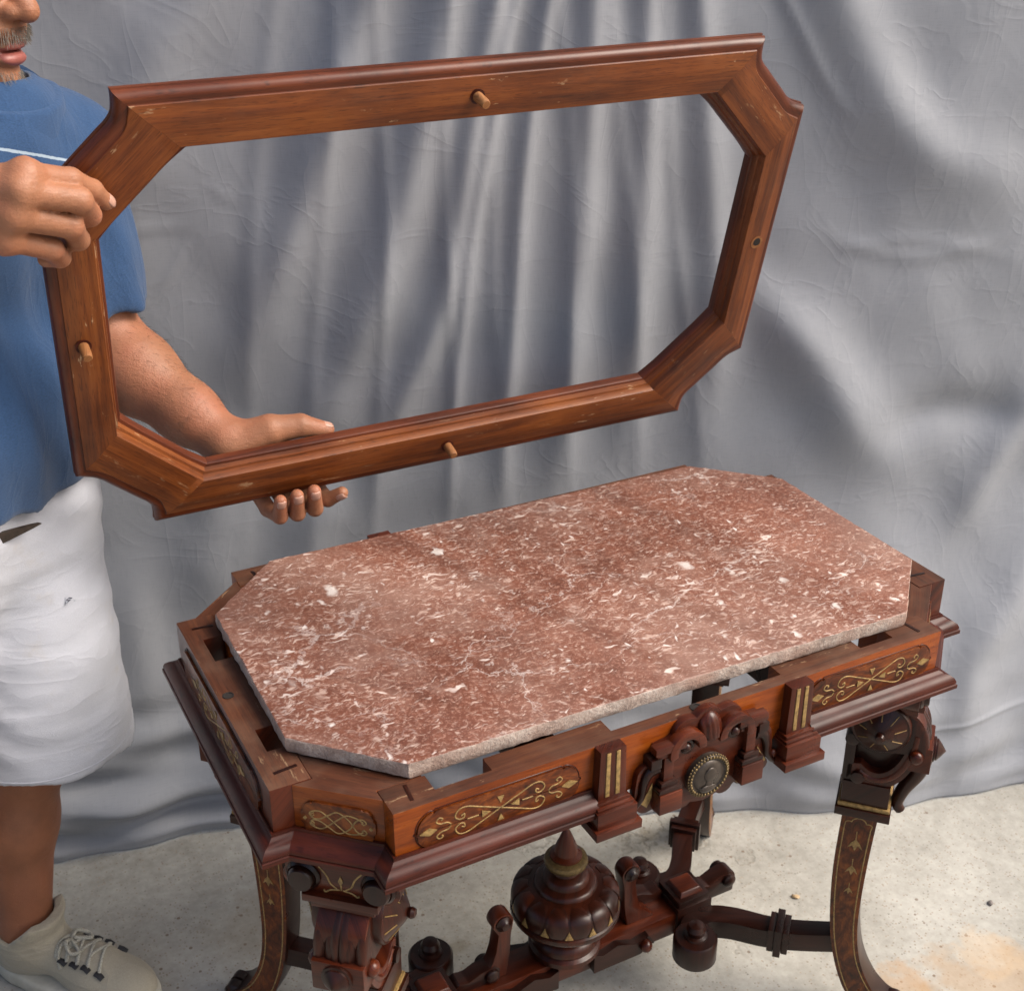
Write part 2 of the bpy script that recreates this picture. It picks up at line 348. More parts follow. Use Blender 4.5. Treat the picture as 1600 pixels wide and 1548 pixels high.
def build_cloth():
    nu, nv = 620, 360
    U = np.linspace(-1.5, 3.0, nu); V = np.concatenate([np.linspace(0, .32, 110)[:-1], np.linspace(.32, 2.5, nv-109)])
    uu, vv = np.meshgrid(U, V)                                  # v = height along the cloth
    h = np.zeros_like(uu)
    for line, w0, w1, amp in FOLDS:
        q = np.array([on_cloth(*p) for p in line])
        if len(q) > 2: q = np.array(catmull([(*p, 0) for p in q], 5))[:, :2]
        if line[0][1] < 0: q = np.vstack([q[0]+(q[0]-q[1])/np.linalg.norm(q[0]-q[1])*1.2, q])
        best = np.full(uu.shape, 1e9); tt = np.zeros(uu.shape)
        L = np.r_[0, np.cumsum(np.linalg.norm(np.diff(q, axis=0), axis=1))]
        if line[0][1] < 0: L = np.r_[0, L[1:]-L[1]]
        for i in range(len(q)-1):
            a, d = q[i], q[i+1]-q[i]; l2 = d@d
            t = np.clip(((uu-a[0])*d[0]+(vv-a[1])*d[1])/l2, 0, 1)
            D = np.hypot(uu-a[0]-t*d[0], vv-a[1]-t*d[1]); s = (L[i]+t*(L[i+1]-L[i]))/L[-1]
            k = D < best; best[k] = D[k]; tt[k] = s[k]
        w = w0+(w1-w0)*np.clip(tt, 0, 1)
        fade = np.clip((1.0-tt)/.45, 0, 1) if line[-1][1] < 1200 else np.ones(uu.shape)
        if line[0][1] > 0: fade = fade*np.clip(tt/.35, 0, 1)
        fade = fade*fade*(3-2*fade)
        x = best/w
        h += .58*amp*fade/np.cosh(1.25*x)**2
    # narrow pleats gathered at the top centre
    for cx, wd, am, lean in ((.66, .010, .008, .05), (.76, .007, .006, .03), (.83, .012, .008, -.01), (.93, .009, .006, -.05), (1.02, .013, .007, -.09), (.58, .012, .007, .10), (1.10, .010, .005, -.12), (.49, .014, .006, .14)):
        x = (uu-(cx+lean*(vv-1.2)*1.0+.008*np.sin(vv*7+cx*20)))/wd; h += .7*am/np.cosh(x)**2*np.clip((vv-.35)/.6, 0, 1)
    # soft vertical drape plus unevenness
    h += .008*np.sin(uu*9+.7*np.sin(vv*3.1)+.6)
    for fx, fy, ph, am in ((31, 11, 1.1, .0022), (17, 26, 2.3, .0025), (43, -21, .4, .0014), (12, -37, 4., .0018), (60, 35, 2., .0008)):
        h += .42*am*np.sin(uu*fx+vv*fy+ph+1.3*np.sin(uu*5.1+vv*3.3+ph))
    # crumpled hem: horizontal ripples where the cloth meets the floor
    left = 1/(1+np.exp((uu-.75)*7))
    k = np.clip(1-vv/.34, 0, 1)**1.3
    h += k*(.006+.020*left)*np.sin(vv*58+2.6*np.sin(uu*5.3)+1.3*np.sin(uu*12+1))*np.clip(vv/.03, 0, 1)
    h += k*(.002+.007*left)*np.sin(vv*95+uu*17+2*np.sin(uu*9))*np.clip(vv/.03, 0, 1)
    # hem polyline (x, y on the floor) -> forward offset near the floor
    hx = np.array([(-1.9, 1.22), (-1.1, .87), (-.62, .690), (-.505, .668), (-.396, .645), (-.284, .615), (-.1, .525), (.1, .435), (.292, .347), (.554, .212), (.773, .118), (.893, .080), (1.034, .052), (1.4, -.05), (2.4, -.45)])
    hu = (hx-P0)@EU; hn = (hx-P0)@EN
    fwd = np.interp(uu, hu, hn)+.006*np.sin(uu*14)+.004*np.sin(uu*37+1)
    e = np.clip(1-vv/.62, 0, 1); e = e*e*(3-2*e)
    n = fwd*e + h*np.clip(vv/.05, .15, 1)
    X = P0[0]+EU[0]*uu+EN[0]*n; Y = P0[1]+EU[1]*uu+EN[1]*n
    Z = np.where(vv < .02, .004+vv*.8, vv)
    co = np.stack([X, Y, Z], -1).reshape(-1, 3)
    i = np.arange(len(V)-1)[:, None]*nu+np.arange(nu-1)[None]
    fs = np.stack([i, i+1, i+1+nu, i+nu], -1).reshape(-1, 4)
    me = bpy.data.meshes.new('backdrop_cloth'); me.from_pydata(co.tolist(), [], fs.tolist())
    uvl = me.uv_layers.new(name='UVMap'); vi = np.empty(len(me.loops), int); me.loops.foreach_get('vertex_index', vi)
    uvl.data.foreach_set('uv', np.stack([uu.ravel(), vv.ravel()], 1)[vi].ravel())
    me.shade_smooth()
    o = link('backdrop_cloth', me, satin())
    s = o.modifiers.new('thickness', 'SOLIDIFY'); s.thickness = .0015; s.offset = -1
    tag(o, 'creased grey satin backdrop cloth hanging down to the concrete floor', 'backdrop')
build_cloth()

# ================================================================= THE TABLE
ZT = .72; A, B_, AF, BL = .46, .274, .363, .182
ZB = .6435                                    # underside of the base moulding
table = empty('parlor_table', (0, 0, 0), 'ornate dark walnut parlor table with gilt incised apron and scrolled legs', 'table')
# corner outline, from a long rail end to a short rail end, in the (+x, +y) quadrant
C1, C2 = (.363, .250), (.437, .182)
def quad(p, sx, sy): return (p[0]*sx, p[1]*sy)

# rails: long ones (front, back), short ones, corner blocks
def rail(name, outline, z0, z1, mat, axis, label=None):
    o = prism(name, outline, Matrix(), z1-z0, mat, table, axis, .0012, 40, z0)
    for p in o.data.polygons:
        if p.normal.z > .9: p.material_index = 1
    if label: o['label'] = label
    return o
ZP = .662                                      # apron boards run from here up
rails = {}
for sy in (-1, 1):
    o1 = [(-AF, B_), (AF, B_), (AF, .232), (.30, .232), (.30, .257), (.25, .257), (.25, .235), (.13, .235), (.13, .257), (-.10, .257), (-.10, .235), (-.245, .235), (-.245, .257), (-.31, .257), (-.31, .232), (-AF, .232)]
    rails[sy] = rail('front_rail' if sy < 0 else 'back_rail', [quad(p, 1, sy) for p in o1], ZB+.002, ZT, [MW['front'], MW['raw']], (1, 0, 0))
for sx in (-1, 1):
    o1 = [(A, -BL), (A, BL), (.415, BL), (.415, .128), (.441, .128), (.441, .076), (.405, .076), (.405, -.076), (.441, -.076), (.441, -.118), (.415, -.118), (.415, -BL)]
    rails[sx*10] = rail('end_rail', [quad(p, sx, 1) for p in o1], ZB+.002, ZT, [MW['warm'], MW['raw']], (0, 1, 0))
corner = {}
for sx in (-1, 1):
    for sy in (-1, 1):
        o1 = [(.3632, .2495), (.4365, .1822), (.4146, .1822), (.4146, .1185), (.385, .1185), (.3125, .190), (.3125, .2316), (.3632, .2316)]
        ob = rail('corner_block', [quad(p, sx, sy) for p in o1], ZB+.002, ZT-.0006, [MW['front'], MW['raw']], (1, -1*sx*sy, 0))
        corner[(sx, sy)] = ob
        # loose-tongue splines let into the joints on the top
        box('spline', (.434*sx, .156*sy, ZT-.004), (.026, .0042, .0095), MW['carved'], rails[sx*10], R(6)*sx*sy, bevel=.0004)
        box('spline', (.336*sx, .250*sy, ZT-.004), (.0042, .026, .0095), MW['carved'], rails[sy], R(-6)*sx*sy, bevel=.0004)
# inner cross bearers that carry the marble
for x in (-.17, .17):
    box('cross_bearer', (x, 0, ZT-.035), (.05, .468, .03), MW['carved'], table)
box('long_bearer', (0, 0, ZT-.066), (.80, .05, .026), MW['carved'], table)

# base moulding swept round the notched outline, one mitred length per side
def full_outline(off):
    base = [(AF, B_), (AF, .2505), (.4368, BL), (A, BL)]
    q1 = [(AF+off, B_+off), (AF+off, .2505+off*.72), (.4368+off*.72, BL+off), (A+off, BL+off)]
    pts = []
    for sx, sy, rev in ((1, 1, 0), (1, -1, 1), (-1, -1, 0), (-1, 1, 1)):
        q = [quad(p, sx, sy) for p in q1]; pts += q[::-1] if rev else q
    return pts
MPROF = [(.0005, .0235), (.003, .0235), (.0035, .020), (.006, .0185), (.0085, .0165), (.013, .0155), (.0175, .012), (.0195, .0075), (.0195, .0055), (.0185, .0045), (.0208, .0035), (.0208, -.0015), (.014, -.004), (.0005, -.004)]
rings = [[(x, y, ZB+z) for x, y in full_outline(w)] for w, z in MPROF]
npt = len(rings[0])
for i in range(npt):
    j = (i+1) % npt
    v = [r[i] for r in rings]+[r[j] for r in rings]; m = len(rings)
    f = [(k, k+1, m+k+1, m+k) for k in range(m-1)]
    d = Vector(v[m])-Vector(v[0])
    if abs(d.x) > .5 and v[0][1] < 0:
        for x0, x1 in ((-9, -.1340), (.1570, 9)):
            q = [(min(max(p[0], x0), x1), p[1], p[2]) for p in v]
            pyd('base_moulding', q, f+[tuple(range(m)), tuple(range(m, 2*m))[::-1]], MW['mould'], table, d, 35)
    else: pyd('base_moulding', v, f, MW['mould'], table, d, 35)

# gilt scroll motif, in the local (x, y) plane, width about .19
def gilt_lines(bm, M, polys, r=.00085, fl=.6):
    nz = (M.to_3x3() @ Vector((0, 0, 1))).normalized()
    for P in polys:
        add_tube(bm, [M @ Vector((p[0], p[1], 0)) for p in P], r, 6, (nz, fl))
def gilt_poly(bm, M, P, h=.0008):
    a = [bm.verts.new(M @ Vector((p[0], p[1], h))) for p in P]; bm.faces.new(a)
    b = [bm.verts.new(M @ Vector((p[0], p[1], -.0008))) for p in P]
    for i in range(len(P)): bm.faces.new((b[i], b[(i+1) % len(P)], a[(i+1) % len(P)], a[i]))
def scroll_motif(name, M, parent, s=1.0):
    bm = bmesh.new(); polys = []
    def cv(pts): return [(p.x*s, p.y*s) for p in catmull([(*p, 0) for p in pts], 7)]
    for k in (1, -1):
        # one long S whose two ends curl, mirrored top to bottom
        e1 = [(-.052, -.0075*k), (-.0465, -.0035*k), (-.0435, -.008*k), (-.0475, -.013*k), (-.0545, -.0115*k), (-.0565, -.003*k)]
        body = [(-.0565, .001*k*-1), (-.050, .010*k*.0-.0145*k*0)]
        P = [(-.0475, .0045*k), (-.0445, .0065*k), (-.0450, .0105*k), (-.0500, .0105*k), (-.0530, .0065*k), (-.0510, .0150*k), (-.0390, .0165*k), (-.022, .0090*k), (0, 0), (.022, -.0090*k), (.039, -.0165*k), (.051, -.0150*k), (.0530, -.0065*k), (.0500, -.0105*k), (.0450, -.0105*k), (.0445, -.0065*k), (.0475, -.0045*k)]
        P = [(-.046, .0070*k), (-.0425, .0085*k), (-.0430, .0040*k), (-.0480, .0030*k), (-.0530, .0080*k), (-.0490, .0155*k), (-.0390, .0165*k), (-.022, .0095*k), (0, 0), (.022, -.0095*k), (.039, -.0165*k), (.0490, -.0155*k), (.0530, -.0080*k), (.0480, -.0030*k), (.0430, -.0040*k), (.0425, -.0085*k), (.046, -.0070*k)]
        polys.append(cv(P))
        for q in (1, -1):
            polys.append(cv([(.058*q, .001*k), (.062*q, .0045*k), (.070*q, .0055*k), (.0745*q, .0095*k), (.0715*q, .0135*k), (.0675*q, .0115*k), (.069*q, .0095*k)]))
    for q in (1, -1):
        polys.append([(.026*q*s, 0), (.039*q*s, 0)])
        gilt_poly(bm, M, [(.074*q*s, 0), (.083*q*s, .005*s), (.094*q*s, 0), (.083*q*s, -.005*s)])
        gilt_poly(bm, M, [(.012*q*s, 0), (.022*q*s, .0042*s), (.022*q*s, -.0042*s)])
        gilt_poly(bm, M, [(0, .007*q*s), (.0038*s, .0155*q*s), (-.0038*s, .0155*q*s)])
    gilt_lines(bm, M, polys)
    return fin(name, bm, GOLD, parent, smooth=50)
def cusp_panel(L, H, r):
    """long panel outline with cusped quarter-round ends"""
    x, y = L/2, H/2; P = []
    for sx, sy, a0, a1 in ((1, 1, 0, 90), (-1, 1, 90, 180), (-1, -1, 180, 270), (1, -1, 270, 360)):
        c = arc(sx*(x-r), sy*(y-r), r, r, a0, a1, 7)
        st = .0022
        if sx*sy > 0: P += [(sx*x, sy*(y-r-st)), (sx*(x-st), sy*(y-r))] + [(px-sx*st, py-sy*.0) for px, py in c[1:-1]] + [(sx*(x-r), sy*(y-st)), (sx*(x-r-st), sy*y)]
        else: P += [(sx*(x-r-st), sy*y), (sx*(x-r), sy*(y-st))] + [(px-sx*st, py) for px, py in c[1:-1]] + [(sx*(x-st), sy*(y-r)), (sx*x, sy*(y-r-st))]
    return P
for sy in (-1, 1):
    ex = (1, 0, 0) if sy < 0 else (-1, 0, 0)
    for cx in ((-.245, .254) if sy < 0 else (-.25, .25)):
        M = frame_mat((cx, sy*B_, .6855), ex, (0, 0, 1))
        pn = prism('burl_panel', cusp_panel(.192, .046, .021), M, .0035, MW['burl'], rails[sy], (1, 0, 0), .0009, 40, -.001)
        bm = bmesh.new(); gl = cusp_panel(.1955, .0495, .0225); gl.append(gl[0])
        gilt_lines(bm, M @ Matrix.Translation((0, 0, .0002)), [gl], .0007, .8)
        fin('panel_bead', bm, MW['mould'], rails[sy], smooth=50)
        scroll_motif('gilt_scroll', M @ Matrix.Translation((0, 0, .0027)), rails[sy], .98)
    # pilasters with gilt flutes and stepped blocks
    for cx in ((-.115, .139) if sy < 0 else (-.148, .13)):
        M = frame_mat((cx, sy*B_, 0), ex, (0, 0, 1))
        pl = prism('pilaster', [(-.018, .655), (.018, .655), (.016, ZT if sy < 0 or cx < 0 else ZT-.02), (-.016, ZT if sy < 0 or cx < 0 else ZT-.02)], M, .015, MW['warm'], table, (0, 0, 1), .0008, 40, -.002)
        for fx in (-.0065, .0065):
            prism('gilt_flute', [(fx-.0026, .660), (fx+.0026, .660), (fx*.92+.0024, ZT-.003-(.02 if sy > 0 else 0)), (fx*.92-.0024, ZT-.003-(.02 if sy > 0 else 0))], M, .0014, GOLD, pl, (0, 0, 1), .0003, 40, .0125)
        bl = bmesh.new()
        for (w, z0, z1, d) in ((.041, .6525, .657, .018), (.046, .649, .6527, .022), (.050, .6285, .6492, .026), (.058, .6175, .6287, .031)):
            a = [(-w/2, z0), (w/2, z0), (w/2, z1), (-w/2, z1)]
            vs = [bl.verts.new(M @ Vector((p[0], p[1], -.01))) for p in a]+[bl.verts.new(M @ Vector((p[0], p[1], d))) for p in a]
            for f in ((3, 2, 1, 0), (4, 5, 6, 7), (0, 1, 5, 4), (1, 2, 6, 5), (2, 3, 7, 6), (3, 0, 4, 7)): bl.faces.new([vs[i] for i in f])
        bmesh.ops.recalc_face_normals(bl, faces=bl.faces)
        fin('pilaster_block', bl, MW['warm'], pl, (1, 0, 0), 40, .0009)

# end rails: a raised burl panel with gilt scroll
for sx in (-1, 1):
    M = frame_mat((sx*A, 0, .6855), (0, -1, 0) if sx < 0 else (0, 1, 0), (0, 0, 1))
    prism('burl_panel', cusp_panel(.30, .046, .021), M, .005, MW['burl'], rails[sx*10], (0, 1, 0), .001, 40, -.001)
    bm = bmesh.new(); gl = cusp_panel(.304, .0500, .0225); gl.append(gl[0]); gilt_lines(bm, M, [gl], .0011, .9)
    fin('panel_bead', bm, MW['carved'], rails[sx*10], smooth=50)
    scroll_motif('gilt_scroll', M @ Matrix.Translation((0, 0, .0042)), rails[sx*10], 1.1)
    # carved drop under the end rail
    P = [(-.075, 0), (.075, 0), (.07, -.012), (.055, -.016), (.05, -.028), (.034, -.034), (.02, -.028), (.012, -.04), (0, -.046), (-.012, -.04), (-.02, -.028), (-.034, -.034), (-.05, -.028), (-.055, -.016), (-.07, -.012)]
    dr = prism('end_drop', P, frame_mat((sx*(A-.004), 0, ZB-.002), (0, -sx*-1, 0), (0, 0, 1)) if sx > 0 else frame_mat((sx*(A-.004), 0, ZB-.002), (0, -1, 0), (0, 0, 1)), .016, MW['carved'], rails[sx*10], (0, 1, 0), .002, 40, -.008)
    bm = bmesh.new(); sphere(bm, (sx*(A+.006), 0, ZB-.026), .009); fin('drop_button', bm, MW['warm'], rails[sx*10], smooth=60)

# corner panels with interlaced gilt knot
for (sx, sy), ob in corner.items():
    p, q = Vector((*quad((.3632, .2495), sx, sy), 0)), Vector((*quad((.4365, .1822), sx, sy), 0))
    nrm = Vector((.68*sx, .735*sy, 0)).normalized(); ex = Vector((0, 0, 1)).cross(nrm)
    c = (p+q)/2; c.z = .683
    M = frame_mat(c, ex, (0, 0, 1))
    pan = prism('corner_panel', cusp_panel(.082, .043, .0125), M, .004, MW['burl'], ob, ex, .001, 40, -.001)
    bm = bmesh.new(); T = M @ Matrix.Translation((0, 0, .0032)); polys = []
    def cv(P): return [(v.x, v.y) for v in catmull([(*p, 0) for p in P], 7)]
    for k in (1, -1):
        polys.append(cv([(-.026, -.0085*k), (-.030, -.005*k), (-.0275, -.0012*k), (-.020, -.0015*k), (-.010, -.008*k), (0, -.0135*k), (.012, -.006*k), (.020, .0065*k), (.027, .010*k), (.031, .0065*k), (.0285, .0035*k), (.026, .0055*k)]))
        polys.append(cv([(-.026, .0055*k), (-.0285, .0035*k), (-.031, .0065*k), (-.027, .010*k), (-.018, .011*k), (-.008, .003*k), (.002, -.006*k), (.010, -.0115*k), (.020, -.0105*k), (.028, -.006*k)]))
    for q2 in (1, -1): gilt_poly(bm, T, [(.034*q2, 0), (.036*q2, .0025), (.0385*q2, 0), (.036*q2, -.0025)])
    gilt_lines(bm, T, polys, .00085)
    fin('gilt_knot', bm, GOLD, ob, smooth=50)

# ---- carved cartouche in the middle of the front rail
def cartouche():
    M = frame_mat((.012, -B_, 0), (1, 0, 0), (0, 0, 1))
    ca = prism('cartouche', [(p[0], p[1]) for p in (
        [(-.066, .676)] + arc(-.078, .664, .014, .013, 80, 180, 5) + [(-.094, .646), (-.094, .636), (-.084, .628)] + arc(-.078, .622, .012, .010, 120, 300, 6)
        + arc(-.055, .616, .014, .012, 190, 330, 6) + arc(-.028, .612, .013, .012, 200, 320, 5) + [(0, .600)] + arc(.028, .612, .013, .012, 220, 340, 5)
        + arc(.055, .616, .014, .012, 210, 350, 6) + arc(.078, .622, .012, .010, 240, 420, 6) + [(.084, .628), (.094, .636), (.094, .646)] + arc(.078, .664, .014, .013, 0, 100, 5)
        + [(.066, .676), (.070, .700), (.052, .702), (.046, .706)] + arc(.028, .706, .018, .016, 10, 110, 6) + arc(0, .712, .019, .016, 30, 150, 7) + arc(-.028, .706, .018, .016, 70, 170, 6) + [(-.046, .706), (-.052, .702), (-.070, .700)])],
        M, .014, MW['warm'], table, (1, 0, 0), .0016, 40, -.004)
    prism('apron_drop', [(-.093, .664), (-.093, .6455), (.093, .6455), (.093, .664)], M, .006, MW['burl'], ca, (1, 0, 0), .0006, 40, -.012)
    ca['label'] = 'carved cartouche with bronze portrait medallion'
    # two volutes arching over the medallion and a shell keystone between them
    for k in (-1, 1):
        ring = arc(.033*k, .690, .0245, .0235, -25 if k > 0 else 205, 190 if k > 0 else -10, 22)+arc(.033*k, .690, .0135, .013, 190 if k > 0 else -10, -25 if k > 0 else 205, 18)
        prism('pediment_arch', ring[::k], M, .017, MW['warm'], ca, (1, 0, 0), .003, 50, .008)
        bm = bmesh.new(); add_tube(bm, [M @ Vector((p[0], p[1], .0165)) for p in spiral(.033*k, .690, .0115, .004, 90-90*k, 90-90*k+k*380, 24)], [.0035-.0012*q/24 for q in range(25)], 8); fin('volute', bm, MW['carved'], ca, (1, 0, 0), 60)
        bm = bmesh.new(); add_lathe(bm, [(.0065, 0), (.0065, .006), (.0045, .010), (.0005, .012)], M @ Matrix.Translation((.033*k, .690, .012)), 14); fin('volute_eye', bm, MW['carved'], ca, (0, 1, 0), 40)
        # little column: cap, shaft, base, foot block
        cx = .056*k
        for nm, w, z0, z1, d in (('column_cap', .040, .694, .7035, .024), ('column_cap', .030, .6855, .6938, .019), ('column_shaft', .013, .655, .686, .020), ('column_base', .022, .648, .655, .024), ('column_base', .030, .6425, .648, .028), ('column_foot', .030, .616, .6423, .030)):
            a = [(cx-w/2, z0), (cx+w/2, z0), (cx+w/2, z1), (cx-w/2, z1)]
            prism(nm, a, M, d-.008, MW['warm'] if 'base' not in nm else MW['carved'], ca, (1, 0, 0), .0014, 40, .008)
        box('side_block', (.012+.073*k, -B_-.010, .682), (.014, .022, .013), MW['carved'], ca)
        # S-scroll wings with gilt
        bm = bmesh.new(); P = catmull([M @ Vector((p[0]*k, p[1], .012)) for p in ((.066, .672), (.078, .668), (.084, .655), (.086, .640), (.093, .628), (.098, .622))], 6)
        add_tube(bm, P, [.007-.004*i/(len(P)-1) for i in range(len(P))], 8); fin('wing_scroll', bm, MW['carved'], ca, (0, 0, 1), 60)
        bm = bmesh.new(); gilt_poly(bm, M @ Matrix.Translation((0, 0, .0105)), [(p[0]*k, p[1]) for p in ((.072, .652), (.077, .642), (.086, .628), (.078, .620), (.072, .632))][::k])
        gilt_lines(bm, M @ Matrix.Translation((0, 0, .0105)), [spiral(.052*k, .612, .010, .003, 0, 300*k, 16)], .0014)
        fin('gilt_wing', bm, GOLD, ca, smooth=50)
        bm = bmesh.new(); sphere(bm, M @ Vector((.097*k, .632, .010)), .0055); fin('scroll_button', bm, MW['warm'], ca, smooth=60)
    # rounded boss between the arches, gadrooned by three grooves
    v = []; f = []; nu, nv = 25, 13
    for a_ in range(nu):
        th = math.pi*a_/(nu-1)
        for b_ in range(nv):
            ph = math.pi/2*b_/(nv-1); gv = 1-.10*math.exp(-((math.cos(th)*math.cos(ph)*3.0) % 1-.5)**2/.02)
            v.append(M @ Vector((.0185*math.cos(th)*math.cos(ph)*gv, .694+.0300*math.sin(th)*math.cos(ph), .008+.0185*math.sin(ph)*gv)))
    for a_ in range(nu-1):
        for b_ in range(nv-1): f.append((a_*nv+b_, (a_+1)*nv+b_, (a_+1)*nv+b_+1, a_*nv+b_+1))
    pyd('crest_boss', v, f, MW['warm'], ca, (0, 0, 1), 60)
    # medallion
    MM = M @ Matrix.Translation((0, .640, .010))
    lathe('medallion', [(.0275, -.004), (.0275, .008), (.0265, .010), (.0225, .010), (.0215, .0085), (.0205, .0085), (.0195, .010), (.015, .0125), (.001, .0135)], MM, BRONZE, ca, 40)
    bm = bmesh.new()
    for i in range(36): a = 2*math.pi*i/36; sphere(bm, MM @ Vector((.0248*math.cos(a), .0248*math.sin(a), .0105)), .0019, u=8, v=6)
    for i in range(44): a = 2*math.pi*i/44; sphere(bm, MM @ Vector((.0274*math.cos(a), .0274*math.sin(a), .0085)), .0015, u=6, v=5)
    fin('gilt_bead_ring', bm, GILT, ca, smooth=60)
    # a profile bust in low relief: head, brow-to-chin, neck
    bm = bmesh.new()
    for x, y, r, sx2, sy2 in ((0, .004, .0085, 1, 1.15), (.0055, .001, .0045, 1, 1.3), (-.001, -.008, .005, 1, 1.4), (-.002, -.014, .008, 1.4, .6), (.0095, .002, .002, 1.2, 1)):
        sphere(bm, MM @ Vector((x, y, .0135)), r, (sx2, .35, sy2))
    fin('portrait_relief', bm, BRONZE, ca, smooth=60)
    # the peg hole above the cartouche on the rail top
    return ca
CA = cartouche()
for o in [CA]+list(CA.children):                               # keep the carving in low relief
    for v in o.data.vertices: v.co.y = -B_+(v.co.y+B_)*.80
lathe('peg_hole', [(.0075, 0), (.0075, .0006), (.0052, .0008), (.005, -.004)], Matrix.Translation((.006, -.2655, ZT+.0003)), HOLE, rails[-1], 20)
lathe('peg_hole', [(.0065, 0), (.0065, .0006), (.0052, .0008), (.005, -.004)], Matrix.Translation((-.448, .0, ZT+.0003)), HOLE, rails[-10], 20)

# ---- legs: local frame x = outwards (s), y = lateral, z = up, origin under the middle of the corner panel
def leg_parts():
    """returns list of (name, mesh, mats) built once and shared by the four legs; first is the leg itself"""
    out = []
    def keep(o, name): out.append((name, o.data)); bpy.data.objects.remove(o)
    F = Matrix(((1, 0, 0, 0), (0, 0, -1, 0), (0, 1, 0, 0), (0, 0, 0, 1)))     # (s, z) polygon -> x, z plane, extruded along -y
    W2 = .0215
    inner = catmull([(-.069, .385, 0), (-.0715, .28, 0), (-.066, .185, 0), (-.055, .12, 0), (-.037, .066, 0), (-.014, .026, 0), (.004, .010, 0)], 6)
    outer = catmull([(-.021, .385, 0), (-.026, .28, 0), (-.026, .185, 0), (-.016, .12, 0), (.004, .074, 0), (.026, .048, 0), (.040, .040, 0)], 6)
    P = [(p.x, p.y) for p in inner]+[(.012, 0), (.040, 0), (.050, .012), (.050, .030)]+[(p.x, p.y) for p in outer[::-1]]
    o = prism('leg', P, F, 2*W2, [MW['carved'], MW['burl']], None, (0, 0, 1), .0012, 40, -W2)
    for p in o.data.polygons:
        if abs(p.normal.y) > .9: p.material_index = 1
    keep(o, 'leg')
    bm = bmesh.new()
    for k in (-1, 1): add_lathe(bm, [(.012, 0), (.016, .002), (.016, .016), (.011, .020), (.006, .022), (.0005, .024)], Matrix.Translation((.040, 0, .030)) @ Matrix.Rotation(R(-90*k), 4, 'X'), 20)
    bmesh.ops.recalc_face_normals(bm, faces=bm.faces); keep(fin('foot_volute', bm, MW['carved'], None, (0, 1, 0), 40), 'foot_volute')
    # gilt outline and bellflowers on the side faces
    bm = bmesh.new()
    ni = len(inner)-6
    for k in (-1, 1):
        pin = [(p.x+.006, p.y) for p in inner[2:ni]]; pout = [(p.x-.006, p.y) for p in outer[2:ni]]
        top = [(-.063, .366), (-.060, .368), (-.057, .368)]+arc(-.045, .367, .010, .008, 180, 0, 8)+[(-.033, .368), (-.030, .368), (-.027, .366)]
        line = pin[::-1]+top+pout
        MM = F @ Matrix.Translation((0, 0, -k*(W2+.0002)))
        gilt_lines(bm, MM, [line], .0009)
        for z, s in ((.330, 1.0), (.284, .85), (.246, .6)):
            cx = -.046 if z > .26 else -.046
            gilt_lines(bm, MM, [[(cx, z+.006*s), (cx, z+.022*s)]], .0006)
            for Pq in ([(cx, z+.009*s), (cx-.0040*s, z-.002*s), (cx, z-.012*s), (cx+.0040*s, z-.002*s)],
                       [(cx-.001*s, z+.007*s), (cx-.0060*s, z+.001*s), (cx-.0100*s, z-.0080*s), (cx-.0040*s, z-.003*s)],
                       [(cx+.001*s, z+.007*s), (cx+.0040*s, z-.003*s), (cx+.0100*s, z-.0080*s), (cx+.0060*s, z+.001*s)]):
                gilt_poly(bm, MM, Pq, .0006); gilt_poly(bm, MM, Pq[::-1], -.0006)
    keep(fin('gilt_bellflowers', bm, GOLD, None, smooth=50), 'gilt_bellflowers')
    # pedestal block between leg and scroll
    bm = bmesh.new()
    for s0, s1, w, z0, z1 in ((-.073, -.015, .028, .380, .387), (-.080, -.006, .037, .387, .4005), (-.074, -.011, .031, .4065, .442)):
        m = Matrix.Translation(((s0+s1)/2, 0, (z0+z1)/2)) @ Matrix.Diagonal((s1-s0, 2*w, z1-z0, 1)); bmesh.ops.create_cube(bm, size=1, matrix=m)
    keep(fin('pedestal', bm, MW['deep'], None, (0, 1, 0), 40, .0012), 'pedestal')
    bm = bmesh.new(); bmesh.ops.create_cube(bm, size=1, matrix=Matrix.Translation((-.0425, 0, .4035)) @ Matrix.Diagonal((.070, .068, .0058, 1)))
    keep(fin('gilt_fillet', bm, GOLD, None, smooth=40, bevel=.0018), 'gilt_fillet')
    # C-scroll band: flat-topped above, deep below
    cs, cz = -.034, .536
    o_ = arc(cs, cz, .056, .040, 80, 0, 14)+arc(cs, cz, .056, .100, -4, -122, 26); i_ = arc(cs, cz, .037, .074, -122, 0, 26)+arc(cs, cz, .037, .024, 5, 80, 12)
    o = prism('scroll_band', o_+[(-.073, .438), (-.073, .470)]+i_, F, .058, MW['warm'], None, (0, 0, 1), .0022, 40, -.029); keep(o, 'scroll_band')
    o = prism('scroll_web', arc(cs, cz, .046, .034, 90, 0, 10)+arc(cs, cz, .046, .088, 0, -128, 20)+[(-.066, .47), (-.060, .53), (-.055, .572)], F, .030, MW['carved'], None, (0, 0, 1), .001, 40, -.015); keep(o, 'scroll_web')
    # inner flute of the band: a second, thinner C proud of its face
    for k in (-1, 1):
        bm = bmesh.new(); add_tube(bm, [(p[0], k*.029, p[1]) for p in arc(cs, cz, .0465, .086, -2, -118, 22)], .0042, 8, ((0, 1, 0), .5)); keep(fin('scroll_bead', bm, MW['warm'], None, (0, 0, 1), 60), 'scroll_bead')
    # acanthus leaf sheathing the outside of the scroll: three lobes, incised veins
    prof = catmull([(-.012, .566, 0), (.000, .560, 0), (.010, .551, 0), (.018, .538, 0), (.022, .524, 0), (.024, .506, 0)], 4)
    v = []; f = []; ny = 33
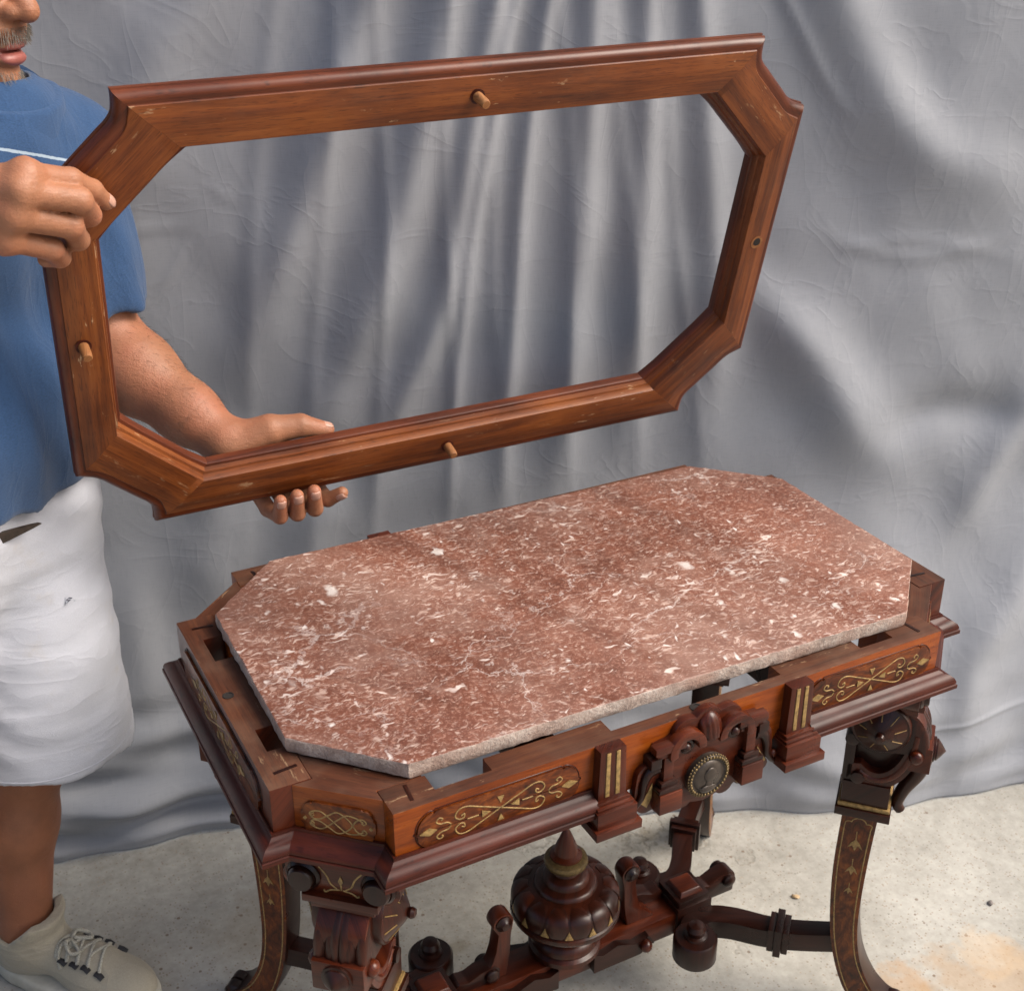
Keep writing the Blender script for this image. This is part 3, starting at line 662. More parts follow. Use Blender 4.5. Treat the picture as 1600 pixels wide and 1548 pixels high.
    for i, p in enumerate(prof):
        t = i/(len(prof)-1); hw = .0275+.002*math.sin(t*math.pi)+.003*t
        q0, q1 = prof[max(0, i-1)], prof[min(len(prof)-1, i+1)]; tx, tz = (q1-q0).x, (q1-q0).y; l = math.hypot(tx, tz); nx, nz = -tz/l, tx/l
        for j in range(ny):
            y = -1+2*j/(ny-1); a = abs(y)
            hgt = .0075*math.sqrt(max(0, 1-(a/.58)**2)) if a < .58 else .006*math.sqrt(max(0, 1-((a-.79)/.21)**2))
            hgt -= .0022*math.exp(-(y/.05)**2)*(.4+t)
            hgt -= .0015*math.exp(-((a-.25-.2*(1-t))/.045)**2)
            v.append((p.x+nx*hgt, y*hw, p.y+nz*hgt))
    n = len(prof)
    for i in range(n-1):
        for j in range(ny-1): f.append((i*ny+j, i*ny+j+1, (i+1)*ny+j+1, (i+1)*ny+j))
    v += [(-.03, y*.0275, .566) for y in (-1, 1)]+[(-.02, y*.0305, .50) for y in (-1, 1)]; b0 = n*ny
    f += [tuple(i*ny for i in range(n))+(b0+2, b0), tuple(i*ny+ny-1 for i in range(n))+(b0+3, b0+1), tuple(range(ny))+(b0+1, b0), tuple((n-1)*ny+j for j in range(ny))+(b0+3, b0+2)]
    keep(pyd('acanthus_leaf', v, f, MW['deep'], None, (0, 0, 1), 55), 'acanthus_leaf')
    # conical discs on both flanks
    for k in (-1, 1):
        M = Matrix.Translation((cs-.001, 0, cz+.006)) @ Matrix.Rotation(R(-90*k), 4, 'X')
        o = lathe('volute_disc', [(.036, .010), (.0385, .020), (.0385, .0375), (.0365, .0400), (.0345, .0395), (.020, .0490), (.008, .0570), (.0055, .0575), (.0068, .0615), (.005, .0655), (.0005, .067)], M, MW['deep'], None, 36); keep(o, 'volute_disc')
        bm = bmesh.new()
        for i in range(9):
            a = 2*math.pi*i/9+.2; add_tube(bm, [M @ Vector((r*math.cos(a), r*math.sin(a), z)) for r, z in ((.018, .0506), (.0325, .0413))], .0007, 5)
        keep(fin('gilt_spokes', bm, GOLD, None, smooth=50), 'gilt_spokes')
    # button block on the outer curve, with side balls
    o = box('button_block', (.020, 0, .497), (.028, .060, .040), MW['warm'], None, bevel=.0016); keep(o, 'button_block')
    o = lathe('pointed_button', [(.0175, 0), (.0175, .003), (.0150, .004), (.0150, .006), (.009, .011), (.0005, .017)], Matrix.Translation((.034, 0, .499)) @ Matrix.Rotation(R(90), 4, 'Y'), MW['carved'], None, 24); keep(o, 'pointed_button')
    for k in (-1, 1):
        bm = bmesh.new(); sphere(bm, (.014, .032*k, .502), .010, (1, .9, 1)); keep(fin('side_ball', bm, MW['warm'], None, smooth=70), 'side_ball')
    # scrolled tail hanging behind the band
    bm = bmesh.new(); add_tube(bm, catmull([(.024, 0, .480), (.020, 0, .455), (.006, 0, .425), (.000, 0, .400), (.006, 0, .388)], 6), [.013-.006*i/24 for i in range(25)], 8); keep(fin('scroll_tail', bm, MW['carved'], None, (0, 0, 1), 60), 'scroll_tail')
    # inner post with a rolled top
    o = box('post', (-.070, 0, .472), (.014, .058, .075), MW['carved'], None, bevel=.002); keep(o, 'post')
    o = lathe('post_roll', [(.007, -.034), (.0095, -.033), (.0095, .033), (.007, .034)], Matrix.Translation((-.069, 0, .512)) @ Matrix.Rotation(R(90), 4, 'X'), MW['carved'], None, 16); keep(o, 'post_roll')
    o = lathe('post_roll', [(.006, -.036), (.009, -.035), (.009, .035), (.006, .036)], Matrix.Translation((-.056, 0, .452)) @ Matrix.Rotation(R(90), 4, 'X'), MW['carved'], None, 16); keep(o, 'post_roll')
    # bracket under the moulding with two roundels and a tapering shelf
    F2 = Matrix(((0, 0, 1, 0), (1, 0, 0, 0), (0, 1, 0, 0), (0, 0, 0, 1)))
    o = prism('bracket', [(-.062, ZB-.003), (-.062, .622)]+arc(-.044, .605, .022, .019, 150, 300, 8)+arc(.044, .605, .022, .019, 240, 390, 8)+[(.062, .622), (.062, ZB-.003)], F2, .052, MW['warm'], None, (0, 1, 0), .0015, 40, -.045); keep(o, 'bracket')
    for k in (-1, 1):
        o = lathe('roundel', [(.0195, 0), (.0195, .004), (.0165, .007), (.015, .006), (.015, .011), (.0130, .0135), (.0005, .014)], Matrix.Translation((.005, .042*k, .609)) @ Matrix.Rotation(R(90), 4, 'Y'), MW['carved'], None, 28); keep(o, 'roundel')
    o = box('shelf', (-.010, 0, .5845), (.050, .086, .010), MW['warm'], None, bevel=.0015); keep(o, 'shelf')
    o = box('shelf', (-.014, 0, .5735), (.044, .072, .012), MW['warm'], None, bevel=.0015); keep(o, 'shelf')
    bm = bmesh.new(); MM = F2 @ Matrix.Translation((0, 0, .0073))
    for k in (1, -1):
        gilt_lines(bm, MM, [[(v.x, v.y) for v in catmull([(.005*k, .598, 0), (.012*k, .604, 0), (.016*k, .614, 0), (.024*k, .624, 0)], 5)], [(v.x, v.y) for v in catmull([(.002*k, .597, 0), (.012*k, .595, 0), (.018*k, .591, 0), (.02*k, .594, 0)], 5)]], .0010)
    gilt_lines(bm, MM, [[(0, .597), (0, .604)]], .001); gilt_poly(bm, MM, [(0, .603), (.003, .609), (0, .616), (-.003, .609)])
    keep(fin('gilt_sprig', bm, GOLD, None, smooth=50), 'gilt_sprig')
    return out
LP = leg_parts()
LEGM = {}
for sx in (-1, 1):
    for sy in (-1, 1):
        nrm = Vector((.68*sx, .735*sy, 0)).normalized(); c = Vector((.400*sx, .216*sy, 0))
        M = Matrix.Translation(c) @ Matrix.Rotation(math.atan2(nrm.y, nrm.x), 4, 'Z'); LEGM[(sx, sy)] = M
        root = bpy.data.objects.new('leg', LP[0][1]); COL.objects.link(root); root.parent = table; root.matrix_local = M
        for nm, me in LP[1:]:
            o = bpy.data.objects.new(nm, me); COL.objects.link(o); o.parent = root

# ---- stretcher: long beam, two hubs, curved arms to the legs, urn
ZS = .112
box('stretcher_beam', (0, 0, ZS), (.44, .052, .040), MW['warm'], table)
for sx in (-1, 1):
    hx = .212*sx
    hub = box('hub', (hx, 0, ZS+.003), (.062, .062, .052), MW['carved'], table, R(0))
    box('hub_cap', (hx, 0, ZS+.034), (.056, .056, .010), MW['carved'], hub)
    box('hub_cap', (hx, 0, ZS+.043), (.042, .042, .008), MW['warm'], hub, taper=.8)
    for sy in (-1, 1):
        e = LEGM[(sx, sy)] @ Vector((-.045, 0, 0))
        # arm drawn in plan: from the leg towards the hub, sweeping past it into a round scroll
        path = catmull([(e.x, e.y, 0), (.318*sx, .142*sy, 0), (.285*sx, .108*sy, 0), (.255*sx, .068*sy, 0), (.228*sx, .046*sy, 0), (.200*sx, .048*sy, 0), (.184*sx, .066*sy, 0)], 8)
        bm = bmesh.new(); hw = .014; z0, z1 = ZS-.016, ZS+.016
        L = []; Rr = []
        for i, p in enumerate(path):
            t = (path[min(i+1, len(path)-1)]-path[max(i-1, 0)]).normalized(); n = Vector((-t.y, t.x, 0)); w = hw*(1+.35*min(1, i/len(path)))
            L.append(p+n*w); Rr.append(p-n*w)
        poly = L+Rr[::-1]
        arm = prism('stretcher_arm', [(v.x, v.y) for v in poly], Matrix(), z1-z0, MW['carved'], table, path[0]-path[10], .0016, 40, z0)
        lift = lambda x, y: .022*min(1, max(0, (math.hypot(x, y)-.24)/.16))
        for vv in arm.data.vertices: vv.co.z += lift(vv.co.x, vv.co.y)
        t = Vector((e.x-.255*sx, e.y-.068*sy, 0)).normalized(); mid = Vector((.300*sx, .124*sy, ZS+.012)); an = math.atan2(t.y, t.x)
        for dx, w, th in ((0, .050, .011), (-.0105, .041, .0095), (.0105, .041, .0095)):
            box('collar', mid+t*dx, (th, w, w), MW['carved'], arm, an, bevel=.001)
        sc = Vector((.181*sx, .077*sy, 0))
        lathe('arm_scroll', [(.030, ZS-.022), (.033, ZS-.018), (.033, ZS+.016), (.030, ZS+.020), (.018, ZS+.021), (.017, ZS+.024), (.0125, ZS+.026), (.0125, ZS+.030), (.0145, ZS+.035), (.011, ZS+.042), (.0005, ZS+.045)], Matrix.Translation(sc), MW['carved'], arm, 30)
    # carved leaf scroll lying on the outer side of the hub
    for off, k in ((.262, 1), (.150, -1)):
        F = frame_mat((off*sx, .013, ZS+.018), (sx*k, 0, 0), (0, 0, 1))
        P = [(.035, -.012), (.036, .006)]+arc(.026, .016, .012, .012, -40, 120, 8)+[(.006, .024), (-.012, .016), (-.026, .020), (-.034, .012), (-.034, -.012)]
        lf = prism('leaf_scroll', P, F, .026, MW['carved'], hub, (1, 0, 0), .003, 40, -.0)
        lathe('leaf_eye', [(.011, -.006), (.011, .033), (.007, .036), (.0005, .037)], F @ Matrix.Translation((.024, .014, -.002)), MW['carved'], hub, 18)
    # upright bracket beside the urn, rolled at the top
    F = frame_mat((0, .012, 0), (1, 0, 0), (0, 0, 1))
    P = [(.102, ZS+.02), (.150, ZS+.02), (.138, ZS+.034), (.124, ZS+.050), (.118, ZS+.070), (.114, ZS+.100)]+arc(.106, ZS+.118, .016, .016, -40, 200, 12)+[(.094, ZS+.096), (.096, ZS+.060)]
    br = prism('urn_bracket', [(p[0]*sx, p[1]) for p in P][::sx], F, .024, MW['warm'], table, (0, 0, 1), .002, 40, 0)
    lathe('bracket_roll', [(.008, -.016), (.0125, -.014), (.0125, .014), (.009, .016), (.006, .020), (.0005, .021)], Matrix.Translation((.106*sx, 0, ZS+.119)) @ Matrix.Rotation(R(90), 4, 'X'), MW['carved'], br, 20)
    # carved side leaves of the beam
    for sy in (-1, 1):
        P = [(0.03, -.018), (.11, -.018), (.135, -.006), (.125, .012), (.10, .006), (.07, .018), (.045, .010), (.03, .016)]
        prism('beam_leaf', [(p[0]*sx, p[1]) for p in P][::sx], frame_mat((0, sy*.026, ZS), (1, 0, 0), (0, 0, 1)), .012*(-sy), MW['carved'], table, (1, 0, 0), .0, 40, 0 if sy < 0 else 0)
        bm = bmesh.new(); sphere(bm, (.118*sx, sy*.041, ZS-.002), .010); fin('beam_button', bm, MW['warm'], table, smooth=70)
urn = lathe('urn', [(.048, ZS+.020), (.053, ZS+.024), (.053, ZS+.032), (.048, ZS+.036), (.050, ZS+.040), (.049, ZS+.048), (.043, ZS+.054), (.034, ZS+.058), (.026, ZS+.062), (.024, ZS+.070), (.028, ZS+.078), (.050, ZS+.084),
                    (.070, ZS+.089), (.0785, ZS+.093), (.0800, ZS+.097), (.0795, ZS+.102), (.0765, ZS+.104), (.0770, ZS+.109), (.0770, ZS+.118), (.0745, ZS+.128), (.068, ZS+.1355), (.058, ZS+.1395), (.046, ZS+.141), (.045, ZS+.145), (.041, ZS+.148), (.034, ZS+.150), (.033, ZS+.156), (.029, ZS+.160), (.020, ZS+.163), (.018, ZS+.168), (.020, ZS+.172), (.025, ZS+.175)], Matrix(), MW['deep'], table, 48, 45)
lathe('gilt_ring', [(.025, ZS+.173), (.030, ZS+.177), (.0315, ZS+.182), (.030, ZS+.187), (.024, ZS+.190)], Matrix(), GILT, urn, 36)
lathe('finial', [(.023, ZS+.189), (.023, ZS+.193), (.017, ZS+.197), (.0155, ZS+.207), (.0105, ZS+.220), (.006, ZS+.232), (.0015, ZS+.240)], Matrix(), MW['warm'], urn, 28)
pm = dm = None
for i in range(14):                                            # petals and gilt darts round the urn, one object each
    if pm is None:
        d = Vector((1, 0, 0)); bm = bmesh.new()
        pts = catmull([d*r+Vector((0, 0, z)) for r, z in ((.054, ZS+.1400), (.066, ZS+.1365), (.0740, ZS+.1285), (.0770, ZS+.1180), (.0772, ZS+.1060))], 4)
        add_tube(bm, pts, [.0045+.0105*math.sin(math.pi*(.10+.78*k/(len(pts)-1))) for k in range(len(pts))], 8, (d*.85+Vector((0, 0, .5)), .14))
        po = fin('urn_petal', bm, MW['deep'], urn, (0, 0, 1), 70); pm = po.data
        d = Vector((math.cos(math.pi/14), math.sin(math.pi/14), 0)); t = Vector((-d.y, d.x, 0)); bm = bmesh.new()
        q = [d*.0782+Vector((0, 0, ZS+.1055))-t*.0060, d*.0782+Vector((0, 0, ZS+.1055))+t*.0060, d*.0778+Vector((0, 0, ZS+.1200))]
        a_ = [bm.verts.new(p) for p in q]; b_ = [bm.verts.new(p-d*.004) for p in q]; bm.faces.new(a_)
        for k in range(3): bm.faces.new((b_[k], b_[(k+1) % 3], a_[(k+1) % 3], a_[k]))
        dm = fin('gilt_dart', bm, GOLD, urn, smooth=40).data
    else:
        for nm, me in (('urn_petal', pm), ('gilt_dart', dm)):
            o = bpy.data.objects.new(nm, me); COL.objects.link(o); o.parent = urn; o.rotation_euler.z = 2*math.pi*i/14

# ================================================================= THE MARBLE SLAB
def marble_mats():
    m, nt, b = new_mat('red_fossil_marble'); tc = N(nt, 'ShaderNodeTexCoord').outputs['Object']
    big = noise(nt, tc, 5, 5, .6); n2 = noise(nt, tc, 42, 5, .7); fine = noise(nt, tc, 190, 4, .75)
    c = ramp(nt, math_(nt, 'ADD', math_(nt, 'MULTIPLY', big, .5), math_(nt, 'MULTIPLY', n2, .5)), [(.34, (.088, .028, .016)), (.52, (.148, .051, .030)), (.68, (.208, .083, .052))])
    c = mix(nt, ramp(nt, fine, [(.5, (0,)*3), (.72, (.75,)*3)]), c, (.42, .24, .18))
    c = mix(nt, ramp(nt, noise(nt, tc, 330, 3, .7), [(.30, (.6,)*3), (.44, (0,)*3)]), c, (.085, .028, .02))
    # grey cloudy areas
    c = mix(nt, ramp(nt, noise(nt, tc, 3.4, 4, .6, .5), [(.46, (0,)*3), (.70, (.5,)*3)]), c, (.235, .145, .115))
    c = mix(nt, ramp(nt, noise(nt, tc, 16, 5, .72, .6), [(.5, (0,)*3), (.72, (.45,)*3)]), c, (.30, .19, .15))
    warp = N(nt, 'ShaderNodeVectorMath', operation='ADD'); ws = N(nt, 'ShaderNodeVectorMath', operation='SCALE'); ws.inputs['Scale'].default_value = .03
    nt.links.new(noise(nt, tc, 34, 2, .6, out=1), ws.inputs[0]); nt.links.new(tc, warp.inputs[0]); nt.links.new(ws.outputs[0], warp.inputs[1])
    dens = noise(nt, tc, 6, 4, .65)
    dl = math_(nt, 'MULTIPLY', math_(nt, 'SUBTRACT', dens, .5), .22)
    # wisps of shell: stretched noise, bent by the warp, denser in drifts
    for k, (sc, sy, ro, lo, hi, col, am) in enumerate(((58, 2.6, .3, .61, .68, (.44, .31, .255), .75), (95, 2.2, -.25, .61, .68, (.50, .38, .32), .75), (40, 3.0, .75, .655, .70, (.60, .51, .46), .8), (150, 1.6, .1, .60, .70, (.46, .33, .27), .6))):
        n = noise(nt, mapping(nt, warp.outputs[0], (1, sy, 1), (k*2.3, k*5.1, k), (0, 0, ro)), sc, 2, .55)
        c = mix(nt, math_(nt, 'MULTIPLY', ramp(nt, math_(nt, 'ADD', n, dl), [(lo, (0,)*3), (hi+.035, (1,)*3)]), am), c, col)
    # fossil chips: a few clear pieces in two sizes
    for k, (sc, sx, sy, ro, th, rad, col, am) in enumerate(((85, 1.0, 2.6, .4, .80, .30, (.58, .49, .44), .75), (52, 2.2, 1.0, .2, .90, .28, (.66, .60, .56), .9), (24, 1.6, 1, .2, .975, .26, (.60, .55, .51), .9))):
        v = N(nt, 'ShaderNodeTexVoronoi'); v.inputs['Scale'].default_value = sc
        nt.links.new(mapping(nt, warp.outputs[0], (sx, sy, 1), (k*3.1, k*1.7, 0), (0, 0, ro)), v.inputs['Vector'])
        s = N(nt, 'ShaderNodeSeparateColor'); nt.links.new(v.outputs['Color'], s.inputs[0])
        on = math_(nt, 'GREATER_THAN', math_(nt, 'ADD', s.outputs[0], math_(nt, 'MULTIPLY', math_(nt, 'SUBTRACT', dens, .5), .9)), th)
        sz = math_(nt, 'MULTIPLY', math_(nt, 'ADD', .45, s.outputs[1]), rad)
        dist = math_(nt, 'ADD', math_(nt, 'DIVIDE', v.outputs['Distance'], sz), math_(nt, 'MULTIPLY', math_(nt, 'SUBTRACT', fine, .5), 1.1))
        inside = ramp(nt, dist, [(.4, (1,)*3), (1.0, (0,)*3)])
        c = mix(nt, math_(nt, 'MULTIPLY', math_(nt, 'MULTIPLY', on, inside), math_(nt, 'MULTIPLY', am, math_(nt, 'ADD', .35, math_(nt, 'MULTIPLY', s.outputs[2], .65)))), c, col)
    # pale veins
    for sc, lo, hi, am, sd in ((2.1, .001, .007, .5, 3.3), (3.1, .001, .005, .45, 5)):
        v = N(nt, 'ShaderNodeTexVoronoi', feature='DISTANCE_TO_EDGE'); v.inputs['Scale'].default_value = sc
        a2 = N(nt, 'ShaderNodeVectorMath', operation='ADD'); s2 = N(nt, 'ShaderNodeVectorMath', operation='SCALE'); s2.inputs['Scale'].default_value = .16
        nt.links.new(noise(nt, tc, 11, 5, .65, out=1), s2.inputs[0]); nt.links.new(mapping(nt, tc, (1, 1.8, 1), (sd, sd*.7, 0), (0, 0, .25)), a2.inputs[0]); nt.links.new(s2.outputs[0], a2.inputs[1]); nt.links.new(a2.outputs[0], v.inputs['Vector'])
        ln = ramp(nt, v.outputs['Distance'], [(lo, (1,)*3), (hi, (0,)*3)])
        gate = ramp(nt, noise(nt, mapping(nt, tc, (1, 1, 1), (sd, 0, 0)), 4.5, 3, .6), [(.47, (0,)*3), (.62, (1,)*3)])
        c = mix(nt, math_(nt, 'MULTIPLY', math_(nt, 'MULTIPLY', ln, gate), am), c, (.68, .62, .58))
    nt.links.new(c, b.inputs['Base Color'])
    rg = N(nt, 'ShaderNodeMapRange', i_3=.34, i_4=.58); nt.links.new(noise(nt, tc, 6, 5, .65), rg.inputs[0]); nt.links.new(rg.outputs[0], b.inputs['Roughness'])
    b.inputs['Specular IOR Level'].default_value = .35
    bump(nt, b, fine, .06, .001)
    # sawn edge: grey, gritty
    m2, nt, b = new_mat('sawn_marble_edge'); tc = N(nt, 'ShaderNodeTexCoord').outputs['Object']
    n1 = noise(nt, tc, 35, 6, .75); n2 = noise(nt, tc, 240, 4, .7); n3 = noise(nt, tc, 8, 4, .6)
    c = ramp(nt, math_(nt, 'ADD', math_(nt, 'MULTIPLY', n1, .6), math_(nt, 'MULTIPLY', n2, .4)), [(.32, (.17, .115, .09)), (.5, (.33, .26, .22)), (.68, (.50, .44, .39))])
    c = mix(nt, ramp(nt, n3, [(.45, (0,)*3), (.7, (.6,)*3)]), c, (.32, .17, .12))
    nt.links.new(c, b.inputs['Base Color']); b.inputs['Roughness'].default_value = .8
    bump(nt, b, math_(nt, 'ADD', n1, n2), .6, .003)
    return m, m2
def marble():
    ml, mw, cx, cy, t = .4275, .238, .0985, .0995, .0205
    P = [(-ml, -mw+cy), (-ml+cx, -mw), (ml-cx, -mw), (ml, -mw+cy), (ml, mw-cy), (ml-cx, mw), (-ml+cx, mw), (-ml, mw-cy)]
    # subdivide outline and roughen it a little so that the edge is not razor straight
    Q = []
    for i in range(8):
        a, b = Vector(P[i]), Vector(P[(i+1) % 8]); n = max(6, int((b-a).length/.008)); d = (b-a).normalized(); nn = Vector((d.y, -d.x))
        for k in range(n):
            Q.append(a+(b-a)*k/n+nn*(random.gauss(0, .00035) if k else 0))
    bm = bmesh.new()
    rings = []
    for off, z in ((-.0016, t), (-.0004, t-.0007), (.0, t-.002), (.0004, .010), (-.0006, .003), (-.004, .0)):
        ring = []
        for q in Q:
            r = 1+off/max(.2, q.length); j = random.gauss(0, .00035) if z < t-.001 else random.gauss(0, .00008)
            ring.append(bm.verts.new((q.x*r+j, q.y*r+j, z+(random.gauss(0, .0002) if 0 < z < t else 0))))
        rings.append(ring)
    n = len(Q)
    top = bm.faces.new(rings[0]); bot = bm.faces.new(rings[-1][::-1])
    for k in range(len(rings)-1):
        for i in range(n):
            f = bm.faces.new((rings[k+1][i], rings[k+1][(i+1) % n], rings[k][(i+1) % n], rings[k][i])); f.material_index = 0 if k == 0 else 1
    bmesh.ops.recalc_face_normals(bm, faces=bm.faces)
    o = fin('marble_slab', bm, list(marble_mats()), None, smooth=35)
    o.location = (.0058, -.0012, ZT+.0004); o.rotation_euler.z = -.0199
    tag(o, 'octagonal slab of red brown marble with white fossil flecks lying on the table', 'marble top')
marble()

# ================================================================= THE FRAME
FM = Matrix(((.9992, -.0242, -.0318), (-.0371, -.2696, -.9623), (.0147, .9627, -.2702))).to_4x4(); FM.translation = (-.0465, .2238, 1.0749)
frame = empty('table_frame', (0, 0, 0), 'walnut octagonal table rim with wooden pegs held up above the marble slab', 'table rim')
frame.matrix_world = FM
ia, ib, iaf, ibl = .4382, .2315, .3376, .1327; oA, oB, oAF, oBL = .4925, .2945, .403, .1955
# profile: (kind, amount, z). kind 'f' = fraction of the flat width, 'e' = metres measured back from the outer edge, 'i' = metres inside the inner edge
FPROF = [('i', -.0095, -.034), ('i', -.0095, -.0225), ('i', -.0085, -.0205), ('i', -.0055, -.0195), ('i', -.0040, -.0125), ('i', -.0012, -.0115), ('i', 0, -.0010), ('f', .02, 0), ('f', .35, 0), ('f', .62, 0), ('f', .66, -.0004), ('f', 1.0, -.0042), ('e', .0135, -.0050), ('e', .0130, -.0062), ('e', .0118, -.0066), ('e', .0095, -.0062), ('e', .0062, -.0068), ('e', .0030, -.0095), ('e', .0012, -.0130), ('e', .0006, -.0160), ('e', .0028, -.0176), ('e', .0030, -.0186), ('e', .0004, -.0198), ('e', 0, -.0230), ('e', .0010, -.0262), ('e', .0060, -.0300), ('e', .013, -.034)]
def loft_piece(name, inner, outer, axis):
    v = []; m = len(FPROF)
    for pi, po in zip(inner, outer):
        pi, po = Vector(pi), Vector(po); d = po-pi; W = d.length; d.normalize()
        # along the mitre the section is longer than across: scale the edge amounts
        for k, a, z in FPROF:
            if k == 'i': p = pi+d*a*W/.0585
            elif k == 'f': p = pi+d*(a*(W-.0140*W/.0585))
            else: p = po-d*a*W/.0585
            v.append((p.x, p.y, z))
    n = len(inner); f = []
    for i in range(n-1):
        for k in range(m): f.append((i*m+k, i*m+(k+1) % m, (i+1)*m+(k+1) % m, (i+1)*m+k))
    f.append(tuple(range(m))); f.append(tuple(range((n-1)*m, n*m))[::-1])
    o = pyd(name, v, f, [MW['frame'], MW['lip']], frame, axis, 38)
    # the moulded outer edge is darker and redder than the flat underside
    for p in o.data.polygons:
        k = max(vi % m for vi in p.vertices); k0 = min(vi % m for vi in p.vertices)
        if len(p.vertices) == 4 and (k0 >= 12 or k == m-1 and k0 == 0 or k <= 3): p.material_index = 1
    return o
G = .00015
for s in (1, -1):
    n = 30
    xs = [-1+2*i/n for i in range(n+1)]
    loft_piece('long_rail', [(x*(iaf-G), ib*s) for x in xs], [(x*(oAF-G), oB*s) for x in xs], (1, 0, 0))
    loft_piece('short_rail', [(ia*s, y*(ibl-G)) for y in xs], [(oA*s, y*(oBL-G)) for y in xs], (0, 1, 0))
c1, c2 = Vector((oAF, oB)), Vector((oA, oBL)); e1, e2 = Vector((.4015, .2745)), Vector((.470, .2010))
for sx in (1, -1):
    for sy in (1, -1):
        raw = [c1, Vector((.4025, .284)), Vector((.4040, .2700)), Vector((.4100, .2600)), Vector((.4200, .2505)), Vector((.4375, .2335)), Vector((.4530, .2185)), Vector((.4620, .2095)), Vector((.4720, .2025)), Vector((.4830, .1985)), c2]
        op = [Vector((p.x, p.y)) for p in catmull([(*p, 0) for p in raw], 4)]
        L = [0]
        for i in range(len(op)-1): L.append(L[-1]+(op[i+1]-op[i]).length)
        a, b = Vector((iaf, ib)), Vector((ia, ibl)); d = (b-a).normalized()
        ts = [min(1, max(0, ((p-a).dot(d)/(b-a).length))) for p in op]
        t0, t1 = 0, 1
        # stations: ends on the mitres, the middle square to the chamfer
        ip = []
        for i, p in enumerate(op):
            u = L[i]/L[-1]; ip.append(a+(b-a)*u)
        loft_piece('corner_rail', [(p.x*sx, p.y*sy) for p in ip], [(p.x*sx, p.y*sy) for p in op], (d.x*sx, d.y*sy, 0))
def peg(x, y, tilt):
    T = Matrix.Translation((x, y, -.001)) @ Matrix.Rotation(tilt[0], 4, 'X') @ Matrix.Rotation(tilt[1], 4, 'Y')
    p = lathe('peg', [(.0062, 0), (.0062, .018), (.0056, .0215), (.0048, .0225), (.0003, .0227)], T, MW['peg'], frame, 18)
    lathe('peg_socket', [(.0092, 0), (.0092, .0014), (.0064, .0015), (.0060, -.002)], Matrix.Translation((x, y, -.0006)), MW['mould'], p, 20)
peg(.004, .2572, (.05, .08)); peg(.006, -.2572, (.1, .05)); peg(-.4635, .002, (.12, .02))
hl = lathe('peg_hole', [(.0095, 0), (.0095, .0009), (.0060, .0009), (.0056, -.001)], Matrix.Translation((.460, 0, -.0003)), MW['peg'], frame, 22)
lathe('hole_bottom', [(.0058, 0), (.0058, .0004), (.0002, .0004)], Matrix.Translation((.460, .0009, .0003)), HOLE, hl, 18)

# ================================================================= THE PERSON
def pxy(px, py, y):
    d = c_f + c_r*((px-800)/2017.1) - c_u*((py-774)/2017.1); t = (y-CAM.y)/d.y; return np.array(CAM + d*t)
def pxd(px, py, dep):
    d = c_f + c_r*((px-800)/2017.1) - c_u*((py-774)/2017.1); return np.array(CAM + d*dep)
def floc(x, y, z): return np.array(FM @ Vector((x, y, z)))
f32 = np.float32
def cone(P, a, b, r1, r2):
    a = np.asarray(a, f32); d = np.asarray(b, f32)-a; q = P-a; t = np.clip((q@d)/float(d@d), 0, 1)
    return np.linalg.norm(q-t[..., None]*d, axis=-1)-(r1+(r2-r1)*t)
def ell(P, c, r, Mx=None):
    q = P-np.asarray(c, f32)
    if Mx is not None: q = q@np.asarray(Mx, f32)
    r = np.asarray(r, f32); k0 = np.linalg.norm(q/r, axis=-1); k1 = np.linalg.norm(q/(r*r), axis=-1)+1e-9
    return k0*(k0-1)/k1
def smin(a, b, k):
    h = np.clip(.5+.5*(b-a)/k, 0, 1); return b+(a-b)*h-k*h*(1-h)
def chain(P, pts, rad, k=.004):
    d = None
    for i in range(len(pts)-1):
        e = cone(P, pts[i], pts[i+1], rad[i], rad[i+1]); d = e if d is None else smin(d, e, k)
    return d
